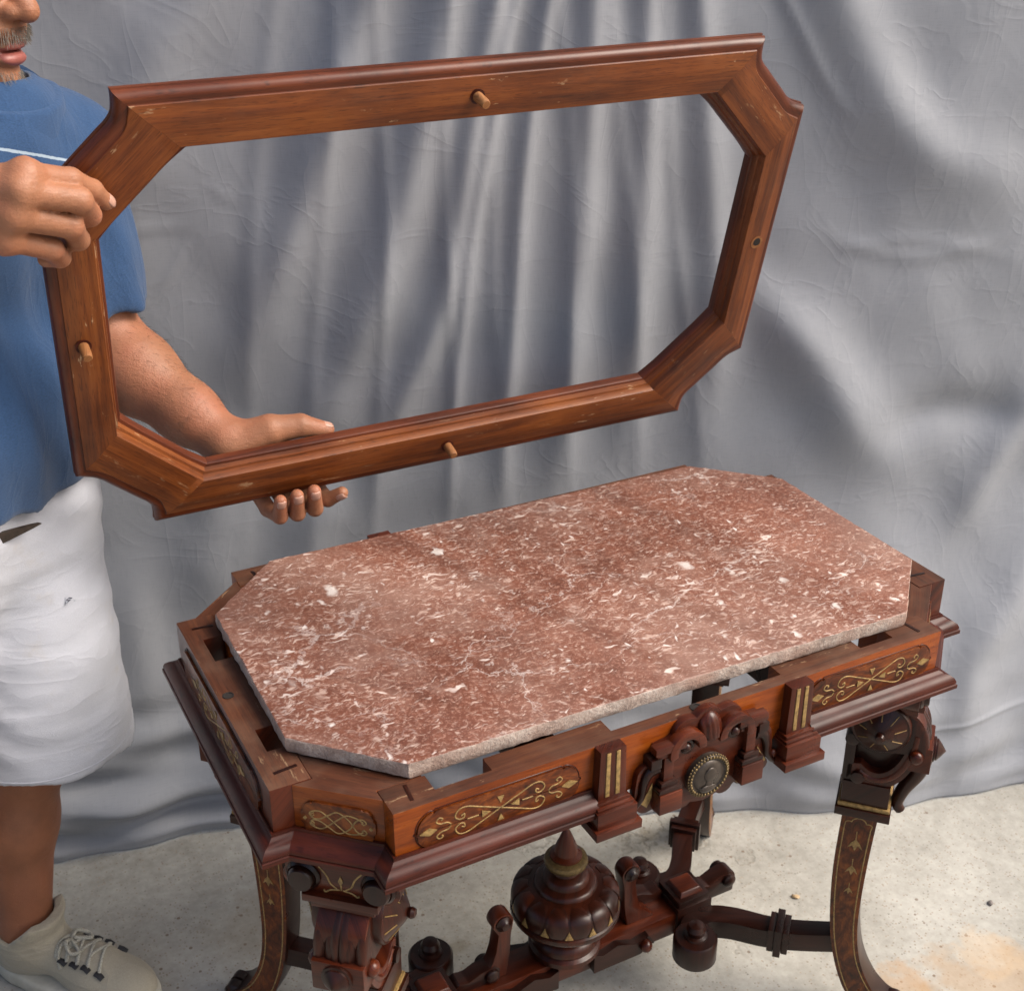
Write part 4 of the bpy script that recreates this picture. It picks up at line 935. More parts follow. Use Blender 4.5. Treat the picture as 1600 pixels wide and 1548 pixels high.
def nets(fn, lo, hi, h):
    lo = np.array(lo, float); n = np.ceil((np.array(hi)-lo)/h).astype(int)+1
    ax = [lo[i]+h*np.arange(n[i]) for i in range(3)]
    V = np.empty(tuple(n), f32)
    for i0 in range(0, n[0], 24):                               # slabs keep memory low
        G = np.stack(np.meshgrid(ax[0][i0:i0+24], ax[1], ax[2], indexing='ij'), -1).astype(f32); V[i0:i0+24] = fn(G)
    S = V < 0; c = tuple(n-1); cnt = np.zeros(c, f32); pos = np.zeros(c+(3,), f32)
    for a in range(3):
        o = [0, 1, 2]; o.remove(a)
        for p in (0, 1):
            for q in (0, 1):
                s0 = [slice(0, -1)]*3; off = np.zeros(3, f32)
                for ax_, v in ((o[0], p), (o[1], q)):
                    s0[ax_] = slice(1, None) if v else slice(0, -1); off[ax_] = v
                s1 = list(s0); s0[a] = slice(0, -1); s1[a] = slice(1, None); s0, s1 = tuple(s0), tuple(s1)
                x = S[s0] != S[s1]; t = np.where(x, V[s0]/np.where(x, V[s0]-V[s1], 1), 0)
                cnt += x
                for b in range(3): pos[..., b] += x*(t if b == a else off[b])
    act = cnt > 0; idx = np.full(c, -1, int); idx[act] = np.arange(act.sum())
    I = np.stack(np.nonzero(act), -1); verts = lo+h*(I+pos[act]/cnt[act][:, None])
    faces = []
    for a in range(3):
        b, d = [(1, 2), (2, 0), (0, 1)][a]
        s0 = [slice(1, -1)]*3; s1 = [slice(1, -1)]*3; s0[a] = slice(0, -1); s1[a] = slice(1, None)
        x = S[tuple(s0)] != S[tuple(s1)]; ins = S[tuple(s0)]
        J = np.stack(np.nonzero(x), -1); fl = ins[x]
        base = J+1; base[:, a] -= 1
        def cell(db, dd):
            q = base.copy(); q[:, b] -= db; q[:, d] -= dd; return idx[q[:, 0], q[:, 1], q[:, 2]]
        quad_ = np.stack([cell(0, 0), cell(1, 0), cell(1, 1), cell(0, 1)], -1)
        quad_[~fl] = quad_[~fl][:, ::-1]; faces.append(quad_)
    F = np.concatenate(faces); F = F[(F >= 0).all(1)]
    return verts, F[:, ::-1] if False else F
def mesh_np(name, parts, mats, parent=None, smooth_it=1):
    vs = []; fs = []; mi = []; o = 0
    for v, f, m in parts: vs.append(v); fs.append(f+o); mi.append(np.full(len(f), m)); o += len(v)
    v, f, mi = np.concatenate(vs), np.concatenate(fs), np.concatenate(mi)
    for _ in range(smooth_it):                                   # light Laplacian smoothing
        acc = np.zeros_like(v); cn = np.zeros(len(v))
        for k in range(4):
            np.add.at(acc, f[:, k], v[f[:, (k+1) % 4]]+v[f[:, (k+3) % 4]]); np.add.at(cn, f[:, k], 2)
        v = .45*v+.55*acc/np.maximum(cn, 1)[:, None]
    me = bpy.data.meshes.new(name); me.vertices.add(len(v)); me.vertices.foreach_set('co', v.ravel())
    me.loops.add(f.size); me.loops.foreach_set('vertex_index', f.ravel().astype(np.int32))
    me.polygons.add(len(f)); me.polygons.foreach_set('loop_start', np.arange(0, f.size, 4, dtype=np.int32)); me.polygons.foreach_set('loop_total', np.full(len(f), 4, np.int32))
    me.polygons.foreach_set('material_index', mi.astype(np.int32)); me.update(calc_edges=True); me.validate()
    bm = bmesh.new(); bm.from_mesh(me); bmesh.ops.recalc_face_normals(bm, faces=bm.faces); bm.to_mesh(me); bm.free()
    me.shade_smooth()
    return link(name, me, mats, parent)

def skin(name, col, red):
    m, nt, b = new_mat(name); tc = N(nt, 'ShaderNodeTexCoord').outputs['Object']
    n1 = noise(nt, tc, 28, 4, .6); n2 = noise(nt, tc, 9, 3, .5); n3 = noise(nt, tc, 420, 2, .6)
    c = ramp(nt, n1, [(.3, tuple(x*.82 for x in col)), (.7, tuple(x*1.1 for x in col))])
    c = mix(nt, ramp(nt, n2, [(.45, (0,)*3), (.7, (.6,)*3)]), c, red)
    nt.links.new(c, b.inputs['Base Color']); b.inputs['Roughness'].default_value = .5; b.inputs['Specular IOR Level'].default_value = .4
    b.inputs['Subsurface Weight'].default_value = .12; b.inputs['Subsurface Radius'].default_value = (.012, .004, .002); b.inputs['Subsurface Scale'].default_value = .5
    vo = N(nt, 'ShaderNodeTexVoronoi', feature='DISTANCE_TO_EDGE'); vo.inputs['Scale'].default_value = 330; nt.links.new(mapping(nt, tc, (1, 1, 1.7)), vo.inputs['Vector'])
    n3 = math_(nt, 'ADD', n3, math_(nt, 'MINIMUM', vo.outputs['Distance'], .25))
    bump(nt, b, math_(nt, 'ADD', math_(nt, 'MULTIPLY', n3, .6), math_(nt, 'MULTIPLY', noise(nt, mapping(nt, tc, (1, 1, 2.2)), 120, 3, .65), 1.5)), .42, .0014)
    return m
SK = skin('tanned_skin', (.30, .130, .068), (.33, .112, .062)); SKL = skin('darker_leg_skin', (.25, .100, .051), (.25, .088, .046))  # leg skin is a slightly darker version of the arm and face skin
LIP = plain('lips', (.25, .075, .06), .45, 0, 90, .2); NAIL = plain('fingernail', (.42, .235, .175), .35, 0, 150, .12)
def fabric(name, col, weave, rough=.9, fold=.0, heather=.25, stripe=None, crease=(3, 3, 7), lump=.25, cs=1.):
    m, nt, b = new_mat(name); tc = N(nt, 'ShaderNodeTexCoord').outputs['Object']
    n = noise(nt, mapping(nt, tc, (1, 1, 2.6)), weave, 3, .7); n2 = noise(nt, tc, 14, 4, .6)
    c = ramp(nt, n, [(.3, tuple(x*(1-heather) for x in col)), (.7, tuple(min(1, x*(1+heather)) for x in col))])
    if stripe:
        dt = N(nt, 'ShaderNodeVectorMath', operation='DOT_PRODUCT'); nt.links.new(tc, dt.inputs[0]); dt.inputs[1].default_value = stripe[0]
        dd = math_(nt, 'ABSOLUTE', math_(nt, 'SUBTRACT', math_(nt, 'ADD', dt.outputs['Value'], math_(nt, 'MULTIPLY', noise(nt, tc, 160, 2), .002)), stripe[1]))
        c = mix(nt, ramp(nt, math_(nt, 'MULTIPLY', dd, 100), [(.13, (.9,)*3), (.2, (0,)*3)]), c, (.30, .37, .44))
    nt.links.new(c, b.inputs['Base Color']); b.inputs['Roughness'].default_value = rough; b.inputs['Specular IOR Level'].default_value = .2
    b.inputs['Sheen Weight'].default_value = .15
    rn = noise(nt, mapping(nt, tc, crease), 1.7, 3, .55, 1.0); rid = math_(nt, 'POWER', math_(nt, 'SUBTRACT', 1, math_(nt, 'ABSOLUTE', math_(nt, 'SUBTRACT', math_(nt, 'MULTIPLY', rn, 2), 1))), 9)
    rn2 = noise(nt, mapping(nt, tc, crease, (2, 5, 1), (.4, .3, 0)), 4.2, 2, .5, .8); rid2 = math_(nt, 'POWER', math_(nt, 'SUBTRACT', 1, math_(nt, 'ABSOLUTE', math_(nt, 'SUBTRACT', math_(nt, 'MULTIPLY', rn2, 2), 1))), 9)
    hh = math_(nt, 'ADD', math_(nt, 'MULTIPLY', rid, .55*cs), math_(nt, 'MULTIPLY', rid2, .28*cs))
    hh = math_(nt, 'ADD', hh, math_(nt, 'ADD', math_(nt, 'MULTIPLY', n, .10), math_(nt, 'MULTIPLY', n2, lump)))
    bump(nt, b, hh, .55, .006)
    return m

person = empty('person', (-.70, .45, 0), 'person in blue polo shirt and white shorts holding up the wooden rim', 'person')
PINV = person.matrix_world.copy(); person_off = np.array((-.70, .45, 0.))
def put(o): o.parent = person; o.matrix_parent_inverse = Matrix.Translation((.70, -.45, 0)); return o

LFT = np.array((.75, .66, 0.)); FWD = np.array((.66, -.75, 0.))
nb = np.array((-.552, .500, 1.288)); che = np.array((-.595, .478, 1.165)); bel = np.array((-.638, .468, .96)); pel = np.array((-.655, .478, .80))
shL = np.array((-.452, .565, 1.230)); shR = np.array((-.690, .385, 1.225))
elL = pxy(163, 545, .525); wrL = floc(-.290, -.236, -.078); elR = pxd(-270, 520, 1.40); wrR = pxd(-48, 322, 1.285)

# ---- left arm, palm up under the lower rail
def hand_low():
    F_ = {}
    F_['pinky'] = ([(-.264, -.294, -.066), (-.248, -.3240, -.022), (-.2395, -.3155, .007), (-.2405, -.282, .0130)], (.0120, .0108, .0104, .0086))
    F_['ring'] = ([(-.240, -.290, -.072), (-.221, -.3240, -.024), (-.2155, -.3155, .008), (-.2175, -.2785, .0136)], (.0125, .0114, .0110, .0092))
    F_['middle'] = ([(-.216, -.286, -.073), (-.195, -.3220, -.024), (-.1905, -.3135, .008), (-.1935, -.2770, .0136)], (.0125, .0116, .0112, .0094))
    F_['index'] = ([(-.192, -.278, -.070), (-.173, -.3155, -.030), (-.168, -.3135, -.004), (-.1515, -.2965, .0070)], (.0125, .0112, .0104, .0088))
    F_['thumb'] = ([(-.278, -.242, -.066), (-.232, -.2185, -.060), (-.191, -.2150, -.0535), (-.156, -.2270, -.0480)], (.0270, .0205, .0160, .0112))
    return {k: ([floc(*p) for p in q[0]], q[1]) for k, q in F_.items()}
HL = hand_low()
def arm_left(P):
    fo = cone(P, elL, elL+(wrL-elL)*.25, .049, .050); fo = smin(fo, cone(P, elL+(wrL-elL)*.25, elL+(wrL-elL)*.70, .050, .038), .04); fo = smin(fo, cone(P, elL+(wrL-elL)*.70, wrL, .038, .030), .03)
    up = cone(P, shL, elL, .055, .047); d = smin(fo, up, .03)
    palm = None
    for k in ('index', 'middle', 'ring', 'pinky'):
        e = cone(P, wrL+(np.array(HL[k][0][0])-wrL)*.12, HL[k][0][0], .021, .0135); palm = e if palm is None else smin(palm, e, .012)
    palm = smin(palm, cone(P, wrL+(HL['thumb'][0][0]-wrL)*.3, HL['thumb'][0][1], .027, .020), .016)     # thenar pad
    d = smin(d, palm, .018)
    fg = None
    for k, (p, r) in HL.items():
        e = chain(P, p, r, .003); fg = e if fg is None else smin(fg, e, .0018)
    d = smin(d, fg, .007)
    # wrist creases
    return d
# ---- right arm, back of the hand to the camera, pinching the upper left corner
def hand_up():
    g = 1.345
    F_ = {'index': ([(40, 274, .050), (110, 281, .033), (144, 297, .0185), (166, 316, .0105)], (.0140, .0120, .0108, .0088)),
          'middle': ([(32, 300, .064), (124, 313, .055), (140, 336, .028), (116, 346, .013)], (.0150, .0132, .0118, .0095)),
          'ring': ([(22, 336, .068), (110, 353, .056), (122, 374, .029), (98, 382, .013)], (.0150, .0130, .0116, .0095)),
          'pinky': ([(10, 372, .062), (80, 389, .053), (94, 402, .028), (72, 405, .014)], (.0135, .0120, .0106, .009)),
          'thumb': ([(-16, 290, .040), (22, 300, .004), (48, 306, -.040), (84, 310, -.050)], (.0170, .0140, .0125, .0100))}
    out = {}
    for k, (pts, r) in F_.items():
        q = []
        for px, py, off in pts:
            d = c_f + c_r*((px-800)/2017.1) - c_u*((py-774)/2017.1); n = (FM.to_3x3() @ Vector((0, 0, 1)))
            t = (FM.translation-CAM).dot(n)/d.dot(n); q.append(np.array(CAM+d*(t-off)))
        out[k] = (q, r)
    return out
HU = hand_up()
def arm_right(P):
    up = cone(P, shR, elR, .056, .048); fo = cone(P, elR, elR+(wrR-elR)*.4, .046, .048); fo = smin(fo, cone(P, elR+(wrR-elR)*.4, wrR, .048, .033), .03); d = smin(up, fo, .03)
    palm = None
    for k in ('index', 'middle', 'ring', 'pinky'):
        e = cone(P, wrR+(HU[k][0][0]-wrR)*.1, HU[k][0][0], .027, .0165); palm = e if palm is None else smin(palm, e, .016)
    palm = smin(palm, cone(P, wrR, HU['thumb'][0][0], .026, .018), .014); d = smin(d, palm, .02)
    for k in ('index', 'middle', 'ring', 'pinky'): d = smin(d, cone(P, HU[k][0][0], HU[k][0][0]+(HU[k][0][1]-HU[k][0][0])*.08, .0172, .0150), .008)   # knuckles
    for k in ('index', 'middle', 'ring', 'pinky'):               # tendons over the back of the hand
        m_ = HU[k][0][0]; o_ = -np.array(c_f)*.0105; d = smin(d, cone(P, m_+o_*.9, wrR+(m_-wrR)*.25+o_*1.7, .0065, .0045), .007)
    fg = None
    for k, (p, r) in HU.items():
        e = chain(P, p, r, .0045); fg = e if fg is None else smin(fg, e, .0008)
    return smin(d, fg, .0035)
# ---- head: local frame x forward, y left, z up
ha, hp = R(17), R(9)
hf = np.array(Vector((c_r.x, c_r.y, 0)).normalized())*math.cos(ha)-np.array(Vector((c_f.x, c_f.y, 0)).normalized())*math.sin(ha)
hf = hf*math.cos(hp)+np.array((0, 0, -math.sin(hp))); hl = np.cross((0, 0, 1), hf); hl /= np.linalg.norm(hl); hu = np.cross(hf, hl)
HM = np.stack([hf, hl, hu], 1); HS = .96
nose_tip = pxy(60, 24, .415); HO = nose_tip-HM@(np.array((.1295, 0, -.003))*HS)
def head(P):
    L = ((P-HO.astype(f32))@HM.astype(f32))/HS
    d = ell(L, (0, 0, .055), (.096, .076, .100)); d = smin(d, ell(L, (.030, 0, -.030), (.066, .058, .075)), .03)
    d = smin(d, ell(L, (.074, 0, -.090), (.022, .026, .020)), .025); d = smin(d, cone(L, (-.02, 0, -.03), (-.055, 0, -.17), .054, .060), .03)
    for s in (-1, 1):
        d = smin(d, ell(L, (.064, .036*s, .008), (.026, .026, .022)), .022)      # cheek
        d = smin(d, cone(L, (.083, .012*s, .052), (.070, .046*s, .053), .012, .010), .014)   # brow
        d = -smin(-d, ell(L, (.098, .032*s, .037), (.016, .016, .011)), .012)    # socket
        d = smin(d, ell(L, (.072, .032*s, .037), (.014, .0145, .0125)), .002)    # eye
        d = smin(d, cone(L, (.0800, .030*s, .046), (.0800, .034*s, .046), .0065, .006), .004)  # lid
        d = smin(d, ell(L, (-.012, .079*s, .020), (.018, .008, .032)), .008)     # ear
        d = smin(d, cone(L, (-.022, .080*s, .038), (-.022, .092*s, .036), .010, .006), .008)
    d = smin(d, cone(L, (.088, 0, .048), (.110, 0, .008), .0095, .0125), .010)
    d = smin(d, ell(L, (.1125, 0, -.001), (.0165, .0155, .0145)), .008)
    for s in (-1, 1): d = smin(d, ell(L, (.0985, .0155*s, -.0035), (.0145, .0095, .0105)), .006)
    for s in (-1, 1): d = -smin(-d, ell(L, (.1065, .0080*s, -.0150), (.0085, .0042, .0065)), .002)
    d = smin(d, ell(L, (.086, 0, -.028), (.018, .030, .016)), .012)
    d = smin(d, ell(L, (.0905, 0, -.0435), (.0125, .026, .0075)), .004)
    d = smin(d, ell(L, (.0900, 0, -.0600), (.0140, .024, .0095)), .005)
    d = -smin(-d, ell(L, (.101, 0, -.0508), (.014, .034, .0016)), .0015)
    return d
# ---- legs
knL = np.array((-.645, .478, .385)); anL = np.array((-.694, .452, .095)); hipL = np.array((-.600, .505, .80)); hemL = np.array((-.612, .470, .400))
hipR = np.array((-.760, .395, .80)); hemR = np.array((-.868, .300, .400)); knR = np.array((-.870, .300, .385)); anR = np.array((-.905, .270, .095))
def legs(P):
    d = None
    for hp_, kn, an in ((hipL, knL, anL), (hipR, knR, anR)):
        m = kn+(an-kn)*.38+np.array((-.012, .014, 0))
        e = cone(P, hp_, kn, .085, .058); e = smin(e, cone(P, kn, m, .052, .058), .03); e = smin(e, cone(P, m, an, .056, .037), .03)
        e = smin(e, cone(P, an, an+np.array((0, 0, -.05)), .037, .036), .02)
        d = e if d is None else np.minimum(d, e)
    return d
def torso(P, g=0.):
    d = cone(P, che-LFT*.075, che+LFT*.075, .105+g, .105+g)
    b2 = bel+FWD*.025; d = smin(d, cone(P, b2-LFT*.045, b2+LFT*.045, .120+g, .120+g), .10)
    d = smin(d, cone(P, pel-LFT*.06, pel+LFT*.06, .112+g, .112+g), .10)
    d = smin(d, cone(P, shR, nb-np.array((0, 0, .03)), .052+g, .060+g), .06); d = smin(d, cone(P, shL, nb-np.array((0, 0, .03)), .052+g, .060+g), .06)
    return smin(d, cone(P, nb, nb-np.array((0, 0, .1)), .058+g, .075+g), .04)
def bbox(pts, pad): a = np.array(pts); return a.min(0)-pad, a.max(0)+pad
parts = []
lo, hi = bbox([shL, elL, wrL]+sum([v[0] for v in HL.values()], []), .062); lo2, hi2 = bbox(sum([v[0] for v in HL.values()], [])+[wrL], .03)
# the fingers need a fine grid, the arm does not: two grids that meet inside the wrist
mid = elL+(wrL-elL)*.80; ax_ = (wrL-elL)/np.linalg.norm(wrL-elL)
def cut(fn, o, n, sgn): return lambda P: np.maximum(fn(P), sgn*((P-o.astype(f32))@n.astype(f32)))
v, f = nets(cut(arm_left, mid+ax_*.004, ax_, 1), lo, np.maximum(hi, lo), .0036); parts.append((v, f, 0))
lo2, hi2 = bbox(sum([v_[0] for v_ in HL.values()], [])+[wrL, mid], .042)
v, f = nets(cut(arm_left, mid-ax_*.004, ax_, -1), lo2, hi2, .0021); parts.append((v, f, 0))
mid = elR+(wrR-elR)*.86; ax_ = (wrR-elR)/np.linalg.norm(wrR-elR)
lo, hi = bbox([shR, elR, mid], .064); v, f = nets(cut(arm_right, mid+ax_*.004, ax_, 1), lo, hi, .0055); parts.append((v, f, 0))
lo2, hi2 = bbox(sum([v_[0] for v_ in HU.values()], [])+[mid, wrR], .045)
v, f = nets(cut(arm_right, mid-ax_*.004, ax_, -1), lo2, hi2, .0021); parts.append((v, f, 0))
lo, hi = HO-np.array((.16, .16, .21)), HO+np.array((.17, .16, .18)); vH, fH = nets(head, lo, hi, .0026); parts.append((vH, fH, 0))
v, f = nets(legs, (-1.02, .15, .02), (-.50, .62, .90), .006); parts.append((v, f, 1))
v, f = nets(lambda P: torso(P, -.014), (-.90, .22, .68), (-.36, .74, 1.42), .010); parts.append((v, f, 0))
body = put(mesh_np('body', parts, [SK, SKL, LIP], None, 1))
# lips get their colour
cen = np.empty(len(body.data.polygons)*3); body.data.polygons.foreach_get('center', cen); Lc = ((cen.reshape(-1, 3)-HO)@HM)/HS
isl = (((Lc[:, 0]-.097)/.022)**2+(Lc[:, 1]/.026)**2+((Lc[:, 2]+.0525)/.0150)**2 < 1)
mi = np.empty(len(body.data.polygons), np.int32); body.data.polygons.foreach_get('material_index', mi); mi[isl] = 2; body.data.polygons.foreach_set('material_index', mi)
# nails
def nail(tip, prev, facing, r, back=.35):
    tip, prev = np.array(tip), np.array(prev); t = tip-prev; t /= np.linalg.norm(t); fc = facing-t*(facing@t); fc /= np.linalg.norm(fc); b = np.cross(t, fc)
    bm = bmesh.new(); rows = []
    for i in range(7):
        u = -1+2*i/6
        row = []
        for j in range(9):
            w = (-1+2*j/8)*.84; ww = w*math.sqrt(max(.0, 1-(abs(u)**3.2)*.55))
            a = ww*1.0; L = tip-t*(r*back)+t*u*r*.78
            row.append(bm.verts.new(L+(b*math.sin(a)+fc*math.cos(a))*r*(1.035 if abs(u) < .9 and abs(w) < .8 else 1.0)-fc*.12*r*max(0, u)**2))
        rows.append(row)
    for i in range(6):
        for j in range(8): bm.faces.new((rows[i][j], rows[i][j+1], rows[i+1][j+1], rows[i+1][j]))
    bmesh.ops.recalc_face_normals(bm, faces=bm.faces)
    o = fin('fingernail', bm, NAIL, None, smooth=60); s = o.modifiers.new('t', 'SOLIDIFY'); s.thickness = .0006; s.offset = 0
    put(o)
zf = np.array(FM.to_3x3() @ Vector((0, 0, 1)))
for k in ('pinky', 'ring', 'middle'): nail(HL[k][0][3], HL[k][0][2], zf, HL[k][1][3], .1)
nail(HL['index'][0][3], HL['index'][0][2], zf, HL['index'][1][3], .1)
nail(HL['thumb'][0][3], HL['thumb'][0][2], np.array(c_u)*.9-np.array(c_f)*.45, HL['thumb'][1][3], .2)
nail(HU['index'][0][3], HU['index'][0][2], -np.array(c_f)*.8+np.array(c_u)*.35+np.array(c_r)*.45, HU['index'][1][3], .1)
# ---- hair: cropped grey hair, moustache, chin beard, forearm hair (tapered strands)
HAIRM = plain('grey_brown_hair', (.10, .085, .07), .6, 0, 300, .7); HAIRD = plain('fine_dark_arm_hair', (.03, .02, .015), .6, 0, 200, .4)
def strands(name, roots, dirs, lens, r, mat):
    bm = bmesh.new()
    for p, d, l in zip(roots, dirs, lens):
        p, d = Vector(p), Vector(d).normalized(); q = d.orthogonal().normalized(); s = d.cross(q); bend = Vector((random.gauss(0, .15), random.gauss(0, .15), -.25))
        m = p+d*l*.5; e = p+(d+bend*.5).normalized()*l
        a = [bm.verts.new(p+q*r), bm.verts.new(p-q*r*.5+s*r*.8), bm.verts.new(p-q*r*.5-s*r*.8)]; b = [bm.verts.new(m+q*r*.8), bm.verts.new(m-q*r*.4+s*r*.65), bm.verts.new(m-q*r*.4-s*r*.65)]; t = bm.verts.new(e)
        for i in range(3): bm.faces.new((a[i], a[(i+1) % 3], b[(i+1) % 3], b[i])); bm.faces.new((b[i], b[(i+1) % 3], t))
    o = fin(name, bm, mat, None, smooth=60); o['kind'] = 'stuff'; put(o); return o
vb = np.empty(len(vH)*3)
nH = len(vH); LH = ((vH-HO)@HM)/HS
def nrm_of(p):
    e = .002; P = np.array([p+np.array(d)*e for d in ((1, 0, 0), (-1, 0, 0), (0, 1, 0), (0, -1, 0), (0, 0, 1), (0, 0, -1))], f32); v = head(P); g_ = np.array((v[0]-v[1], v[2]-v[3], v[4]-v[5])); return g_/np.linalg.norm(g_)
def pick(mask, n):
    ii = np.nonzero(mask)[0]; return ii[rng.integers(0, len(ii), n)]
mus = pick((LH[:, 0] > .075) & (np.abs(LH[:, 1]) < .034) & (LH[:, 2] < -.019) & (LH[:, 2] > -.0385), 620)
strands('moustache', [vH[i]-.001*nrm_of(vH[i]) for i in mus], [nrm_of(vH[i])*.45+HM@np.array((.25, .5*np.sign(LH[i, 1])*min(1, abs(LH[i, 1])/.02), -.9)) for i in mus], rng.uniform(.006, .012, len(mus)), .00032, HAIRM)
brd = pick((LH[:, 0] > .05) & (np.abs(LH[:, 1]) < .035) & (LH[:, 2] < -.074) & (LH[:, 2] > -.108), 700)
strands('chin_beard', [vH[i]-.001*nrm_of(vH[i]) for i in brd], [nrm_of(vH[i])*.6+HM@np.array((.2, 0, -.8)) for i in brd], rng.uniform(.006, .013, len(brd)), .00032, HAIRM)
hr = pick((LH[:, 2] > .06+.0*LH[:, 0]) & (LH[:, 0] < .06-.35*(LH[:, 2]-.06)*0) & ((LH[:, 2] > .11) | (LH[:, 0] < .035)), 2600)
strands('hair', [vH[i]-.001*nrm_of(vH[i]) for i in hr], [nrm_of(vH[i])*.8+HM@np.array((.2, 0, -.35)) for i in hr], rng.uniform(.010, .02, len(hr)), .0006, HAIRM)
ar = []; ad = []; al = []
axL = (wrL-elL)/np.linalg.norm(wrL-elL); e1 = np.cross(axL, (0, 0, 1)); e1 /= np.linalg.norm(e1); e2 = np.cross(e1, axL)
for i in range(900):
    t = rng.uniform(-.05, .88); a = rng.uniform(0, 2*math.pi); dirn = e1*math.cos(a)+e2*math.sin(a); p = elL+(wrL-elL)*t
    P = np.array([p+dirn*x for x in np.linspace(.02, .075, 56)], f32); dd = arm_left(P); k = int(np.argmax(dd > 0))
    if k == 0: continue
    ar.append(P[k]-dirn*.0008); ad.append(dirn*.35+axL*.9+rng.normal(0, .25, 3)); al.append(rng.uniform(.008, .016))
strands('arm_hair', ar, ad, al, .00011, HAIRD)

# ---- clothing
def wob(P, s=1.):
    x, y, z = P[..., 0], P[..., 1], P[..., 2]
    return s*(.0035*np.sin(19*x+31*z+2.2*np.sin(13*y+9*z))+.003*np.sin(41*z-23*x+17*y+1.7*np.sin(21*x))+.0016*np.sin(63*y+49*z+2*np.sin(30*x+11*z)))
slv = elL+(shL-elL)*.19; slvR = elR+(shR-elR)*.16
def shirt(P):
    d = torso(P, .016)
    hem = .832-P[..., 2]+.006*np.sin(P[..., 0]*38+P[..., 1]*21)
    dt = np.maximum(d, hem)
    for sh, el, sv in ((shL, elL, slv), (shR, elR, slvR)):
        n = (el-sh)/np.linalg.norm(el-sh)
        s = cone(P, sh, sv+n*.04, .074, .071); s = smin(s, d, .05) if False else s
        pl = (P-sv.astype(f32))@n.astype(f32)+.0015*np.sin(P[..., 0]*60+P[..., 1]*45)
        s = np.maximum(s, pl); s = np.maximum(s, -np.maximum(cone(P, sh, sv+n*.06, .061, .058), -(pl+.018)))
        dt = smin(dt, s, .028)
    # vertical drape lines falling from the shoulder plus general creasing
    q = (P@LFT.astype(f32))
    dt = dt+wob(P, .55)+.0022*np.sin(q*95+3*np.sin(P[..., 2]*7))*np.clip((1.30-P[..., 2])*5, 0, 1)
    dt = np.maximum(dt, -cone(P, nb, nb+np.array((.02, -.01, .2)), .060, .060))
    return dt
q1, q2 = pxy(0, 230, .37), pxy(108, 254, .50); sd = np.array((0, 0, 1.))-LFT*((q1-q2)[2]/(LFT@(q1-q2))); sd /= np.linalg.norm(sd); sc = float(sd@q1)
SHIRT = fabric('heathered_blue_knit', (.026, .060, .135), 330, .95, heather=.22, stripe=(tuple(sd), sc), crease=(6, 6, 2.2), cs=.38)
v, f = nets(shirt, (-1.02, .14, .80), (-.33, .74, 1.42), .0062); put(mesh_np('polo_shirt', [(v, f, 0)], [SHIRT], None, 1))
# collar: a folded band standing round the neck, open at the throat
bm = bmesh.new(); rows = []
nk = nb+np.array((.010, -.004, .0))
def on_shirt(p, lift):
    zs = np.linspace(.10, -.16, 260); P = np.array([p+np.array((0, 0, z)) for z in zs], f32); k = int(np.argmax(shirt(P) < lift)); return P[k].astype(float)
for i in range(61):
    a = R(i*360/60); dirn = FWD*math.cos(a)+LFT*math.sin(a); fr = max(0, math.cos(a))
    row = [nk+dirn*.070+np.array((0, 0, .030-.03*fr)), nk+dirn*.071+np.array((0, 0, .046-.03*fr)), nk+dirn*.076+np.array((0, 0, .050-.03*fr)), nk+dirn*.081+np.array((0, 0, .044-.03*fr))]
    for rr in (.089, .094, .099, .104):
        rr = rr-(rr-.082)*.75*fr; q = on_shirt(nk+dirn*rr, .0040); q[2] = min(q[2], row[-1][2]-.001); row.append(q)
    row.append(on_shirt(nk+dirn*(.105-.017*fr), -.003)); row.append(on_shirt(nk+dirn*(.092-.006*fr), -.004))
    rows.append([bm.verts.new(q) for q in row])
n_ = len(rows[0])
for i in range(60):
    for j in range(n_): bm.faces.new((rows[i][j], rows[i][(j+1) % n_], rows[i+1][(j+1) % n_], rows[i+1][j]))
bmesh.ops.remove_doubles(bm, verts=bm.verts, dist=1e-6); bmesh.ops.recalc_face_normals(bm, faces=bm.faces)
put(fin('shirt_collar', bm, SHIRT, None, smooth=60))
def shorts(P):
    d = cone(P, pel-LFT*.06, pel+LFT*.06, .124, .124); x, y, z = P[..., 0], P[..., 1], P[..., 2]
    for hp_, he in ((hipL, hemL), (hipR, hemR)):
        n = (he-hp_)/np.linalg.norm(he-hp_)
        s = cone(P, hp_+np.array((0, 0, -.02)), he+n*.10, .112, .128); pl = (P-he.astype(f32))@n.astype(f32)+.004*np.sin(x*47+y*39)
        inn = cone(P, hp_, he+n*.12, .094, .110)
        s = np.maximum(np.maximum(s, pl), -np.maximum(inn, -(pl+.022)))
        d = smin(d, s, .045)
    d = np.maximum(d, P[..., 2]-.885)
    cr = .0028*np.sin(z*70+9*x-6*y+2.6*np.sin(x*24+z*8))+.0022*np.sin(z*41-30*x+22*y)+.0012*np.sin(z*130+40*x+3*np.sin(y*40))
    cr = cr+.0035*np.exp(-((z-.535-.10*(x+.6))/.006)**2)+.003*np.exp(-((z-.50+.12*(x+.6))/.005)**2)
    return d+.5*cr*np.clip((z-.405)*30, .2, 1)
SHORTS = fabric('white_cotton_twill', (.42, .432, .478), 420, .9, heather=.05, crease=(1.8, 1.8, 4.5), lump=.15, cs=.42)
